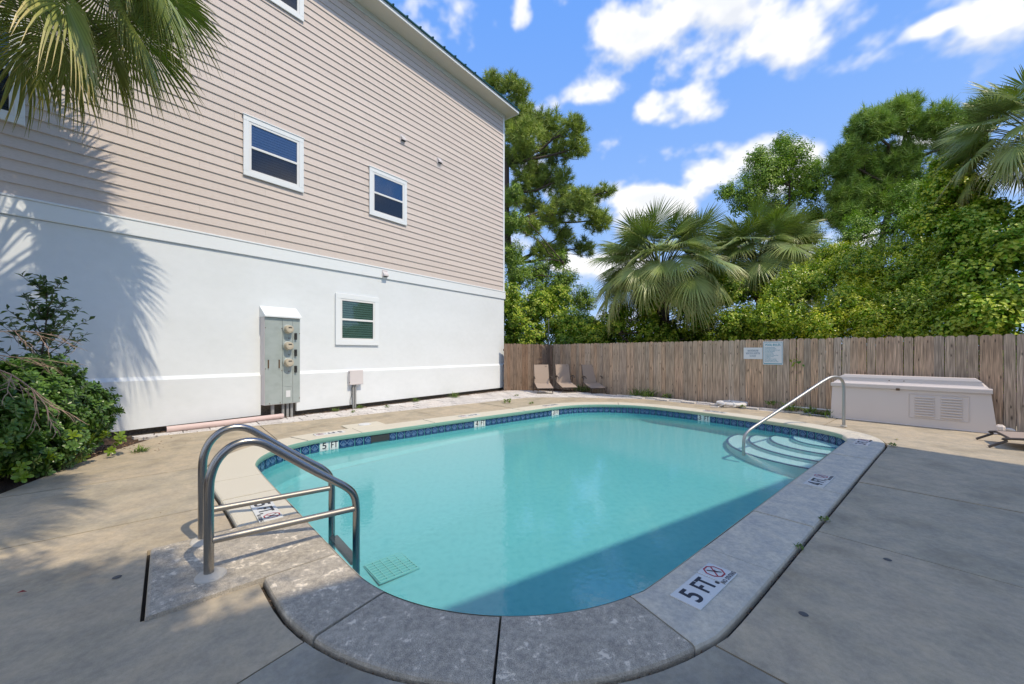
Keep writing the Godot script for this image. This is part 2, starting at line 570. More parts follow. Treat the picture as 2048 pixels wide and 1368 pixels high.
func sky_image() -> Image:
	var w := 2560
	var h := 1280
	var big := noise(0.013, 7, 3)
	var fine := noise(0.055, 19, 6)
	fine.fractal_gain = 0.55
	# cloud banks: azimuth and height in degrees, half-width and half-height in degrees
	var seen := []
	for s in [[27.5, 37.5, 13.0, 6.5], [17.0, 38.0, 7.0, 6.0], [12.5, 33.5, 5.0, 3.0], [36.0, 34.0, 7.0, 3.5], [23.5, 29.5, 6.5, 2.6], [19.5, 30.0, 2.8, 2.2], [20.5, 20.0, 6.0, 3.2], [26.5, 21.5, 6.0, 3.0], [33.5, 22.0, 5.5, 3.6], [31.0, 24.0, 4.5, 2.2], [51.5, 29.5, 3.4, 2.6], [1.2, 40.8, 1.6, 2.2], [47.0, 29.5, 2.5, 1.0], [47.5, 21.0, 4.0, 1.6], [42.0, 23.5, 2.4, 1.0], [9.0, 13.0, 6.0, 2.0], [16.0, 12.0, 7.0, 2.6]]:
		var az := deg_to_rad(s[0])
		var el := deg_to_rad(s[1])
		var ax := Vector3(sin(az) * cos(el), sin(el), -cos(az) * cos(el))
		var rt := Vector3(cos(az), 0, sin(az))
		seen.append([ax, rt, rt.cross(ax), deg_to_rad(s[2]), deg_to_rad(s[3])])
	var data := PackedFloat32Array()
	data.resize(w * h * 3)
	for y in h:
		var el := PI * (0.5 - (y + 0.5) / h)
		var up := sin(el)
		var t := pow(clampf(1.0 - up, 0.0, 1.0), 1.9)
		var base := Vector3(0.110, 0.325, 0.90).lerp(Vector3(0.47, 0.67, 0.96), t)
		if el < 0.0:
			base = Vector3(0.25, 0.24, 0.21)
		for x in w:
			var c := base
			if el > 0.03:
				var az := TAU * (x + 0.5) / w      # column 0 looks along -Z
				var d := Vector3(sin(az) * cos(el), up, -cos(az) * cos(el))
				var k := cloud_at(d, big, fine, seen)
				if k.x > 0.0:
					var body := Vector3(0.86, 0.89, 0.94).lerp(Vector3(1.08, 1.06, 1.03), clampf(k.y * 1.6, 0.0, 1.0))
					body = body.lerp(Vector3(0.80, 0.84, 0.91), smoothstep(0.6, 1.15, k.y) * 0.6)
					if k.x > 0.15:
						var above := cloud_at((d + Vector3(0, 0.045, 0)).normalized(), big, fine, seen)
						body = body.lerp(Vector3(0.62, 0.68, 0.78), clampf((above.y - k.y + 0.10) * 0.9, 0.0, 0.55))
					c = base.lerp(body, k.x * 0.94)
			var o := (y * w + x) * 3
			data[o] = c.x
			data[o + 1] = c.y
			data[o + 2] = c.z
	return Image.create_from_data(w, h, false, Image.FORMAT_RGBF, data.to_byte_array())

func make_view() -> void:
	var cam := Camera3D.new()
	cam.name = "camera"
	cam.position = Vector3(0, 1.47, 0)
	cam.projection = Camera3D.PROJECTION_FRUSTUM
	cam.near = 0.05
	cam.far = 500.0
	cam.size = 0.05 * 1368.0 / 790.0
	cam.frustum_offset = Vector2(0, 0.05 * 20.0 / 790.0)
	cam.current = true
	add_child(cam)
	var sky_mat := PanoramaSkyMaterial.new()
	sky_mat.panorama = ImageTexture.create_from_image(sky_image())
	sky_mat.energy_multiplier = 1.0
	var sky := Sky.new()
	sky.sky_material = sky_mat
	var env := Environment.new()
	env.background_mode = Environment.BG_SKY
	env.sky = sky
	env.tonemap_mode = Environment.TONE_MAPPER_LINEAR
	env.tonemap_exposure = 1.08
	env.sdfgi_enabled = true
	env.ssao_enabled = true
	env.ssil_enabled = true
	var we := WorldEnvironment.new()
	we.name = "sky"
	we.environment = env
	add_child(we)
	var sun := DirectionalLight3D.new()
	sun.name = "sun"
	sun.light_energy = 1.02
	sun.light_color = Color(1.0, 0.935, 0.83)
	sun.light_angular_distance = 0.5
	sun.shadow_enabled = true
	add_child(sun)
	sun.look_at_from_position(Vector3(0.468, 0.809, 0.356) * 50.0, Vector3.ZERO)

# ---------------------------------------------------------------- pool and paving
var inner := PackedVector2Array()   # pool edge in (a, b)
var edge_len := PackedFloat32Array()

func trace_pool() -> void:
	var key := []
	for k in 9:   # near corner
		var t := PI + PI * 0.5 * k / 8.0
		key.append(Vector2(2.42, 2.78) + Vector2(cos(t), sin(t)) * 1.48)
	key.append_array([Vector2(4.0, 1.3), Vector2(6.0, 1.3), Vector2(7.6, 1.3), Vector2(8.5, 1.3), Vector2(8.85, 1.36), Vector2(9.13, 1.5), Vector2(9.4, 1.82), Vector2(9.58, 2.25), Vector2(9.72, 2.85), Vector2(9.84, 3.6), Vector2(9.9, 4.4)])
	for k in 9:   # far corner
		var t := PI * 0.5 * k / 8.0
		key.append(Vector2(7.9, 5.2) + Vector2(cos(t) * 2.0, sin(t) * 2.04))
	key.append_array([Vector2(6.4, 7.25), Vector2(4.8, 7.26), Vector2(3.3, 7.25)])
	for k in 8:   # far left corner
		var t := PI * 0.5 + PI * 0.5 * k / 7.0
		key.append(Vector2(2.18, 5.95) + Vector2(cos(t) * 1.33, sin(t) * 1.3))
	key.append_array([Vector2(0.86, 5.2), Vector2(0.89, 4.4), Vector2(0.91, 3.6)])
	var c := []
	var nk := key.size()
	for i in nk:
		for k in 8:
			c.append(key[i].cubic_interpolate(key[(i + 1) % nk], key[(i - 1 + nk) % nk], key[(i + 2) % nk], k / 8.0))
	# even spacing of about 4 cm
	var total := 0.0
	for i in c.size():
		total += c[i].distance_to(c[(i + 1) % c.size()])
	var count := int(total / 0.04)
	var step := total / count
	var run := 0.0
	var want := 0.0
	for i in c.size():
		var p: Vector2 = c[i]
		var q: Vector2 = c[(i + 1) % c.size()]
		var l := p.distance_to(q)
		while want < run + l and inner.size() < count:
			inner.append(p.lerp(q, (want - run) / l))
			want += step
		run += l

func outward(i: int) -> Vector2:
	var m := inner.size()
	var e := (inner[(i + 2) % m] - inner[(i - 2 + m) % m]).normalized()
	return Vector2(e.y, -e.x)

func coping_width(i: int) -> float:
	return lerpf(0.46, 0.54, smoothstep(4.0, 7.0, inner[i].y))

func ring(off: float) -> PackedVector2Array:
	var o := PackedVector2Array()
	for i in inner.size():
		o.append(inner[i] + outward(i) * off)
	return o

func outer_edge(extra: float, every := 1) -> PackedVector2Array:
	var o := PackedVector2Array()
	for i in range(0, inner.size(), every):
		o.append(inner[i] + outward(i) * (coping_width(i) + extra))
	return o

func nearest(p: Vector2) -> int:
	var best := 0
	for i in inner.size():
		if inner[i].distance_squared_to(p) < inner[best].distance_squared_to(p):
			best = i
	return best

func flip(poly: PackedVector2Array) -> PackedVector2Array:   # (a, b) -> (x, z) of the pool frame
	var o := PackedVector2Array()
	for p in poly:
		o.append(Vector2(p.x, -p.y))
	return o

func ab(a: float, b: float, y := 0.0) -> Vector3:
	return Vector3(a, y, -b).rotated(Vector3.UP, POOL_TURN)

func floor_y(p: Vector2) -> float:
	return -0.86 + 0.40 * smoothstep(2.0, 15.0, p.x + p.y * 1.15)

func build_pool() -> void:
	var pool := setting("swimming_pool", "rounded swimming pool of pale aqua plaster with a blue tile line", Vector3.ZERO, POOL_TURN)
	# coping stones
	var cope := setting("pool_coping", "ring of cream and weathered grey coping stones round the pool", Vector3.ZERO, POOL_TURN)
	var cuts := []
	for p in [[1.01, 2.36], [1.43, 1.72], [2.08, 1.31], [3.04, 1.3], [4.08, 1.3], [5.28, 1.3], [6.3, 1.3], [7.28, 1.3], [8.4, 1.3], [9.25, 1.6], [9.6, 2.3], [9.75, 3.0], [9.84, 3.68], [9.9, 4.5], [9.85, 5.5], [9.5, 6.4], [8.7, 7.0], [7.6, 7.25], [6.77, 7.25], [5.89, 7.25], [4.99, 7.25], [4.21, 7.25], [3.34, 7.25], [2.65, 7.25], [1.74, 7.2], [1.0, 6.6], [0.85, 5.58], [0.85, 4.85], [0.9, 4.03], [0.93, 3.04]]:
		cuts.append(nearest(Vector2(p[0], p[1])))
	cuts.sort()
	var m := inner.size()
	for k in cuts.size():
		var i0: int = cuts[k]
		var i1: int = cuts[(k + 1) % cuts.size()]
		if i1 <= i0:
			i1 += m
		var mid := inner[((i0 + i1) / 2) % m]
		var slab := mid.x < 1.2 and mid.y > 3.05 and mid.y < 4.0
		var mat: Material = M.cope_new
		if slab:
			mat = M.cope_old
		elif mid.y < 2.9 and mid.x < 3.0:
			mat = M.cope_old if mid.x < 2.2 else M.cope_mid
		elif mid.y < 1.45:
			mat = M.cope_mid
		var b := MB.new()
		var drop := 0.0 if k % 3 else -0.004
		var lead := 0.006
		for i in range(i0, i1):
			var f0 := lead / 0.04 if i == i0 else 0.0
			var f1 := 1.0 - lead / 0.04 if i == i1 - 1 else 1.0
			var rows := []
			for f in [[i, f0], [i, f1]]:
				var q0 := inner[f[0] % m].lerp(inner[(f[0] + 1) % m], f[1])
				var o := outward(f[0] % m).lerp(outward((f[0] + 1) % m), f[1]).normalized()
				var wd := coping_width(f[0] % m)
				if slab:
					wd = (q0.x + 0.10) / maxf(0.2, -o.x)
				var row := []
				for s in [[0.015, -0.085], [-0.012, -0.075], [-0.018, -0.045], [-0.012, -0.018], [0.004, -0.004], [0.03, 0.0], [wd - 0.02, 0.0], [wd - 0.006, -0.006], [wd, -0.02], [wd, -0.11]]:
					var q: Vector2 = q0 + o * s[0]
					row.append(Vector3(q.x, s[1] + drop, -q.y))
				rows.append(row)
			for j in rows[0].size() - 1:
				b.quad(rows[0][j], rows[1][j], rows[1][j + 1], rows[0][j + 1])
			if i == i0:
				b.face(rows[0].duplicate(), rows[0][5] - rows[1][5])
			if i == i1 - 1:
				b.face(rows[1].duplicate(), rows[1][5] - rows[0][5])
		part("coping_stone", b.mesh(), mat, cope)
	# coping face under the nose: teal, olive at the right end, cream near
	var face := MB.new()
	for i in m:
		var j := (i + 1) % m
		var quad := []
		for q in [i, j]:
			for st in [[0.013, -0.087], [-0.0145, -0.0755], [-0.0205, -0.045], [-0.0150, -0.017], [-0.002, -0.0055]]:
				var p := inner[q] + outward(q) * float(st[0])
				quad.append(Vector3(p.x, st[1], -p.y))
		var t := smoothstep(8.6, 9.8, inner[i].x) * smoothstep(6.2, 4.6, inner[i].y)
		face.col = Color(0.17, 0.33, 0.27).lerp(Color(0.40, 0.41, 0.28), t)
		if inner[i].y < 6.0 and inner[i].x < 9.0:
			face.col = Color(0.52, 0.50, 0.40)
		for k in 4:
			face.quad(quad[k], quad[k + 1], quad[k + 6], quad[k + 5])
	part("coping_face", face.mesh(), M.face_tint, cope)
	# dirt in the joints under the coping and the deck
	var bed := MB.new()
	for i in m:
		var j := (i + 1) % m
		var p0 := inner[i] + outward(i) * 0.03
		var p1 := inner[j] + outward(j) * 0.03
		var q0 := inner[i] + outward(i) * 1.2
		var q1 := inner[j] + outward(j) * 1.2
		bed.quad(Vector3(p0.x, -0.062, -p0.y), Vector3(p1.x, -0.062, -p1.y), Vector3(q1.x, -0.062, -q1.y), Vector3(q0.x, -0.062, -q0.y))
	part("joint_dirt", bed.mesh(), M.gap, cope)
	# shell: wall, cove, floor
	var wall := MB.new()
	for i in m:
		var j := (i + 1) % m
		var prof := []
		for s in [i, j]:
			var fl := floor_y(inner[s])
			var row := []
			for q in [[0.02, -0.08], [0.02, -0.24], [0.012, -0.245], [0.0, fl + 0.06], [-0.03, fl + 0.02], [-0.09, fl]]:
				var p: Vector2 = inner[s] + outward(s) * q[0]
				row.append(Vector3(p.x, q[1], -p.y))
			prof.append(row)
		for k in prof[0].size() - 1:
			wall.quad(prof[0][k], prof[0][k + 1], prof[1][k + 1], prof[1][k])
	part("pool_wall", wall.mesh(), M.plaster, pool)
	var fl_poly := ring(-0.085)
	var fb := MB.new()
	var grid := 0.5
	for gx in 20:
		for gy in 14:
			var cell := PackedVector2Array([Vector2(0.5 + gx * grid, 0.9 + gy * grid), Vector2(1.0 + gx * grid, 0.9 + gy * grid), Vector2(1.0 + gx * grid, 1.4 + gy * grid), Vector2(0.5 + gx * grid, 1.4 + gy * grid)])
			for poly in Geometry2D.intersect_polygons(fl_poly, cell):
				var idx := Geometry2D.triangulate_polygon(poly)
				for i in range(0, idx.size(), 3):
					var t := []
					for q in 3:
						var p: Vector2 = poly[idx[i + q]]
						t.append(Vector3(p.x, floor_y(p), -p.y))
					fb.face(t, Vector3.UP)
	part("pool_floor", fb.mesh(), M.plaster, pool)
	# water
	var wb := MB.new()
	for poly in [ring(0.018)]:
		var idx := Geometry2D.triangulate_polygon(poly)
		for i in range(0, idx.size(), 3):
			var t := []
			for q in 3:
				t.append(Vector3(poly[idx[i + q]].x, 0, -poly[idx[i + q]].y))
			wb.face(t, Vector3.UP)
	var water := MeshInstance3D.new()
	water.name = "pool_water"
	water.mesh = wb.mesh()
	water.material_override = M.water
	water.position = Vector3(0, -0.195, 0)
	water.rotation.y = POOL_TURN
	water.set_meta("kind", "structure")
	add_child(water)
	# waterline tiles
	var tm := MB.new()
	tm.cbox(Vector3(0.148, 0.148, 0.012), Vector3.ZERO, 0.004)
	# the front face carries the printed motif: rewrite its UVs from x and y
	for i in tm.v.size():
		tm.uv[i] = Vector2(tm.v[i].x / 0.148 + 0.5, 0.5 - tm.v[i].y / 0.148)
	var tmesh := tm.mesh()
	var total := m * 0.04
	var tcount := int(total / 0.155)
	var texts := [[2.06, 7.25, "5"], [2.38, 7.25, "FT"], [5.2, 7.26, "4"], [5.5, 7.26, "FT"], [7.77, 7.24, "3"], [8.06, 7.22, "FT"], [9.89, 4.27, "3"], [9.88, 3.93, "FT"]]
	var marked := {}
	for q in range(0, texts.size(), 2):
		var at := int(nearest(Vector2(texts[q][0], texts[q][1])) * tcount / float(m))
		marked[at] = texts[q][2]
		marked[at - 1] = texts[q + 1][2]
	for k in tcount:
		var i := int(k * m / float(tcount) + m * 0.5 / tcount) % m
		if inner[i].x > 2.84 and inner[i].x < 3.2 and inner[i].y > 7.0:
			continue
		var o := outward(i)
		var p := inner[i] + o * 0.014
		var xf := Transform3D(Basis(Vector3.UP, atan2(-o.x, o.y)), Vector3(p.x, -0.160, -p.y))
		var nd := part("waterline_tile", tmesh, M.white_tile if marked.has(k) else M.tile, pool, xf)
		if marked.has(k):
			letter(marked[k], 0.105, M.ink, nd, Transform3D(Basis(), Vector3(0, 0.012, 0.0065)), 0.0015, 0.78 if marked[k] == "FT" else 1.0)
	# skimmer mouth
	var sk := MB.new()
	sk.cbox(Vector3(0.36, 0.13, 0.02), Vector3.ZERO, 0.003)
	part("skimmer_mouth", sk.mesh(), M.dark, pool, Transform3D(Basis(), Vector3(3.02, -0.155, -7.262)))
	# corner steps
	var arcs := [[1.75, -0.40], [1.36, -0.345], [0.99, -0.285], [0.62, -0.228]]
	for s in arcs:
		var disc := PackedVector2Array()
		for k in 40:
			disc.append(Vector2(9.5, 1.68) + Vector2(cos(TAU * k / 40.0), sin(TAU * k / 40.0)) * s[0])
		for poly in Geometry2D.intersect_polygons(ring(-0.002), disc):
			var b := MB.new()
			b.prism(flip(poly), -0.7, s[1])
			var st := part("step", b.mesh(), M.step, pool)
			var e := MB.new()
			for k in 40:
				var p := disc[k]
				var q := disc[(k + 1) % 40]
				if Geometry2D.is_point_in_polygon(p, inner) and Geometry2D.is_point_in_polygon(q, inner):
					var c := Vector2(9.5, 1.68)
					var pi_ := p.lerp(c, 0.022 / s[0] * 1.6)
					var qi := q.lerp(c, 0.022 / s[0] * 1.6)
					var po := p.lerp(c, -0.004)
					var qo := q.lerp(c, -0.004)
					b = e
					b.quad(Vector3(po.x, s[1] + 0.003, -po.y), Vector3(qo.x, s[1] + 0.003, -qo.y), Vector3(qi.x, s[1] + 0.003, -qi.y), Vector3(pi_.x, s[1] + 0.003, -pi_.y))
					b.quad(Vector3(po.x, s[1] - 0.012, -po.y), Vector3(qo.x, s[1] - 0.012, -qo.y), Vector3(qo.x, s[1] + 0.003, -qo.y), Vector3(po.x, s[1] + 0.003, -po.y))
			part("edge_tile", e.mesh(), M.edge_tile, st)
	# main drain grate
	var dr := thing("drain_grate", "square pale drain grate on the pool floor near the ladder", "drain", ab(1.74, 3.9, floor_y(Vector2(1.74, 3.9)) + 0.004), POOL_TURN)
	var g := plain("pale green grate", lin(0.15, 0.50, 0.48), 0.7)
	for k in 9:
		box("bar", Vector3(0.40, 0.012, 0.012), Vector3(0, 0.008, -0.2 + k * 0.05), g, dr, 0.002)
	for k in 6:
		box("cross_bar", Vector3(0.012, 0.014, 0.40), Vector3(-0.2 + k * 0.08, 0.0075, 0), g, dr, 0.002)
	box("grate_plate", Vector3(0.43, 0.006, 0.43), Vector3(0, 0.001, 0), plain("grate backing", lin(0.085, 0.40, 0.42), 0.8), dr, 0.001)

func letter(text: String, height: float, mat: Material, parent: Node3D, xf: Transform3D, deep := 0.0015, squeeze := 1.0, bold := true) -> MeshInstance3D:
	var f := SystemFont.new()
	f.font_names = PackedStringArray(["Droid Sans"])
	f.font_weight = 700 if bold else 400
	var t := TextMesh.new()
	t.text = text
	t.font = f
	t.font_size = 64
	t.pixel_size = height / 46.0
	t.depth = deep
	t.curve_step = 2.0
	return part("lettering", t, mat, parent, xf * Transform3D(Basis().scaled(Vector3(squeeze, 1, 1)), Vector3.ZERO))

func build_paving() -> void:
	# earth: one sheet with an opening where the pool is
	var gb := MB.new()
	var far := 260.0
	for r in [[-far, -far, 0.2, far], [10.7, -far, far, far], [0.2, -far, 10.7, 0.6], [0.2, 8.0, 10.7, far]]:
		gb.quad(Vector3(r[0], 0, -r[1]), Vector3(r[2], 0, -r[1]), Vector3(r[2], 0, -r[3]), Vector3(r[0], 0, -r[3]))
	var ground := MeshInstance3D.new()
	ground.name = "ground"
	ground.mesh = gb.mesh()
	ground.material_override = M.soil
	ground.position = Vector3(0, -0.07, 0)
	ground.rotation.y = POOL_TURN
	ground.set_meta("kind", "structure")
	add_child(ground)
	# deck slabs
	var deck := setting("pool_deck", "broom finished concrete deck of large slabs round the pool", Vector3.ZERO, POOL_TURN)
	var whole := PackedVector2Array([Vector2(11.4, -6), Vector2(13.0, -6), Vector2(12.9, -0.7), Vector2(12.0, 2.05), Vector2(11.42, 2.05), Vector2(11.4, 6.7), Vector2(10.2, 8.35), Vector2(9.0, 9.42), Vector2(-0.1, 9.42), Vector2(-0.75, 8.25), Vector2(-1.4, 6.5), Vector2(-2.6, 3.0), Vector2(-4.2, -1.0), Vector2(-6, -6)])
	var hole := outer_edge(0.022, 3)
	var L := Vector2(-5.4, 0.52)    # radial joint at the near left corner
	var K := Vector2(1.6, 2.55)
	var cells := [
		[Vector2(-3, 6.5), Vector2(1.4, 6.5), Vector2(1.4, 12), Vector2(-3, 12)],
		[Vector2(1.4, 6.5), Vector2(4.72, 6.5), Vector2(4.72, 12), Vector2(1.4, 12)],
		[Vector2(4.72, 6.5), Vector2(6.9, 6.5), Vector2(6.9, 12), Vector2(4.72, 12)],
		[Vector2(6.9, 6.5), Vector2(9.0, 6.5), Vector2(9.0, 12), Vector2(6.9, 12)],
		[Vector2(9.0, 6.5), Vector2(14, 6.5), Vector2(14, 12), Vector2(9.0, 12)],
		[Vector2(9.0, 4.2), Vector2(14, 4.2), Vector2(14, 6.5), Vector2(9.0, 6.5)],
		[Vector2(9.2, 1.9), Vector2(14, 1.9), Vector2(14, 4.2), Vector2(9.2, 4.2)],
		[Vector2(-8, 4.8), Vector2(1.6, 4.8), Vector2(1.6, 6.5), Vector2(-8, 6.5)],
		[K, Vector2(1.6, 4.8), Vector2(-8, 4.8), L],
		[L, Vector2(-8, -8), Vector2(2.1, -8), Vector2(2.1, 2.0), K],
		[Vector2(2.1, -8), Vector2(4.09, -8), Vector2(4.09, 2.5), Vector2(2.1, 2.5)],
		[Vector2(4.09, -8), Vector2(5.99, -8), Vector2(5.99, 2.5), Vector2(4.09, 2.5)],
		[Vector2(5.99, -8), Vector2(7.9, -8), Vector2(7.9, 2.5), Vector2(5.99, 2.5)],
		[Vector2(7.9, -8), Vector2(9.8, -8), Vector2(9.8, 1.9), Vector2(7.9, 1.9)],
		[Vector2(9.8, -8), Vector2(14, -8), Vector2(14, 1.9), Vector2(9.8, 1.9)],
	]
	var slab_hole := PackedVector2Array([Vector2(-0.112, 3.01), Vector2(1.2, 3.01), Vector2(1.2, 4.04), Vector2(-0.112, 4.04)])
	var n := 0
	for cl in cells:
		for p1 in Geometry2D.intersect_polygons(PackedVector2Array(cl), whole):
			for p2 in Geometry2D.clip_polygons(p1, hole):
				for p3 in Geometry2D.clip_polygons(p2, slab_hole):
					for p4 in Geometry2D.offset_polygon(p3, -0.0075):
						if p4.size() < 3 or absf(area(p4)) < 0.05:
							continue
						var b := MB.new()
						var y := -0.022 - 0.002 * (n % 3)
						b.prism(flip(p4), -0.12, y)
						part("deck_slab", b.mesh(), M.deck[4 if cl[0] == L else n % 4], deck)  # near-left slab takes the shade-darkened colour
						n += 1
	crack(deck, [Vector3(7.95, -0.018, 0.6), Vector3(7.6, -0.018, 0.45), Vector3(7.1, -0.018, 0.62), Vector3(6.6, -0.018, 0.5), Vector3(6.05, -0.018, 0.7)], 0.004)
	crack(deck, [Vector3(4.2, -0.018, 1.4), Vector3(4.5, -0.018, 1.0), Vector3(4.8, -0.018, 0.75), Vector3(5.2, -0.018, 0.2)], 0.003)
	crack(deck, [Vector3(1.55, -0.018, -8.1), Vector3(2.3, -0.018, -8.6), Vector3(3.1, -0.018, -9.3)], 0.004)
	# pale stone pavers between the deck, the house and the fence
	var path := setting("paver_path", "strip of pale square stone pavers along the house and the fence", Vector3.ZERO, POOL_TURN)
	var zone := PackedVector2Array([Vector2(-0.42, 9.44), Vector2(9.02, 9.44), Vector2(10.22, 8.37), Vector2(11.42, 6.7), Vector2(11.44, 2.35), Vector2(11.66, 2.35), Vector2(11.88, 7.6), Vector2(11.6, 9.6), Vector2(10.6, 11.2), Vector2(9.9, 11.85), Vector2(-0.5, 9.72)])
	var r := RandomNumberGenerator.new()
	r.seed = 41
	for gx in 32:
		for gy in 26:
			var x0 := -0.6 + gx * 0.405 + (0.2 if gy % 2 else 0.0)
			var y0 := 2.3 + gy * 0.405
			var cell := PackedVector2Array([Vector2(x0, y0), Vector2(x0 + 0.405, y0), Vector2(x0 + 0.405, y0 + 0.405), Vector2(x0, y0 + 0.405)])
			for p1 in Geometry2D.intersect_polygons(cell, zone):
				for p2 in Geometry2D.offset_polygon(p1, -0.008):
					if absf(area(p2)) < 0.004:
						continue
					var b := MB.new()
					var lift := 0.05 * smoothstep(11.25, 11.7, x0 + 0.2) * smoothstep(8.0, 6.8, y0)
					b.prism(flip(p2), -0.1, -0.028 + lift + r.randf_range(-0.006, 0.006))
					part("paver", b.mesh(), M.paver[r.randi() % 4], path)

func area(p: PackedVector2Array) -> float:
	var s := 0.0
	for i in p.size():
		s += p[i].cross(p[(i + 1) % p.size()])
	return s * 0.5

func depth_marker(at: Vector3, turn: float, num: String, label: String, diving := true, size := 0.18) -> void:
	var o := thing("depth_marker", label, "depth marker", at, turn, "depth markers set in the coping")
	# reads along x; z is towards the reader
	for k in 2:
		var t := box("plate", Vector3(size, 0.009, size * 1.02), Vector3(-size * 0.505 + k * size * 1.01 - (size * 0.5 if diving else 0.0), 0.004, 0), M.white_tile, o, 0.002)
		letter(num if k == 0 else "FT.", size * (0.72 if k == 0 else 0.66), M.ink, t, Transform3D(Basis(Vector3.RIGHT, -PI / 2), Vector3(0.0 if k == 0 else -0.002, 0.0055, 0.0)), 0.002, 0.9 if k == 0 else 0.82)
	if diving:
		var t := box("plate", Vector3(size, 0.012, size * 1.02), Vector3(size * 1.03, 0.006, 0), M.white_tile, o, 0.002)
		var b := MB.new()
		for k in 8:
			var a0 := TAU * (k + 0.5) / 8.0
			var a1 := TAU * (k + 1.5) / 8.0
			for q in [[a0, a1]]:
				var p0 := Vector3(cos(q[0]), 0, sin(q[0])) * size * 0.38
				var p1 := Vector3(cos(q[1]), 0, sin(q[1])) * size * 0.38
				b.face([p0, p1, p1 * 0.83, p0 * 0.83], Vector3.UP)
		b.cbox(Vector3(size * 0.66, 0.001, size * 0.05), Vector3.ZERO, 0.0, Transform3D(Basis(Vector3.UP, PI / 4), Vector3(0, 0.0004, 0)))
		part("no_diving_mark", b.mesh(), M.red_ink, t, Transform3D(Basis(), Vector3(0, 0.0068, -size * 0.1)))
		var d := MB.new()
		d.cbox(Vector3(size * 0.5, 0.001, size * 0.045), Vector3.ZERO, 0.0, Transform3D(Basis(Vector3.UP, -PI / 3.2), Vector3(0, 0.001, 0)))
		d.cbox(Vector3(size * 0.16, 0.001, size * 0.03), Vector3(0.0, 0, size * 0.06), 0.0, Transform3D(Basis(Vector3.UP, PI / 3.0), Vector3(0, 0.001, 0)))
		part("diver_mark", d.mesh(), M.ink, t, Transform3D(Basis(), Vector3(0, 0.0075, -size * 0.1)))
		letter("NO DIVING", size * 0.15, M.ink, t, Transform3D(Basis(Vector3.RIGHT, -PI / 2), Vector3(0, 0.0065, size * 0.4)), 0.001, 0.95)

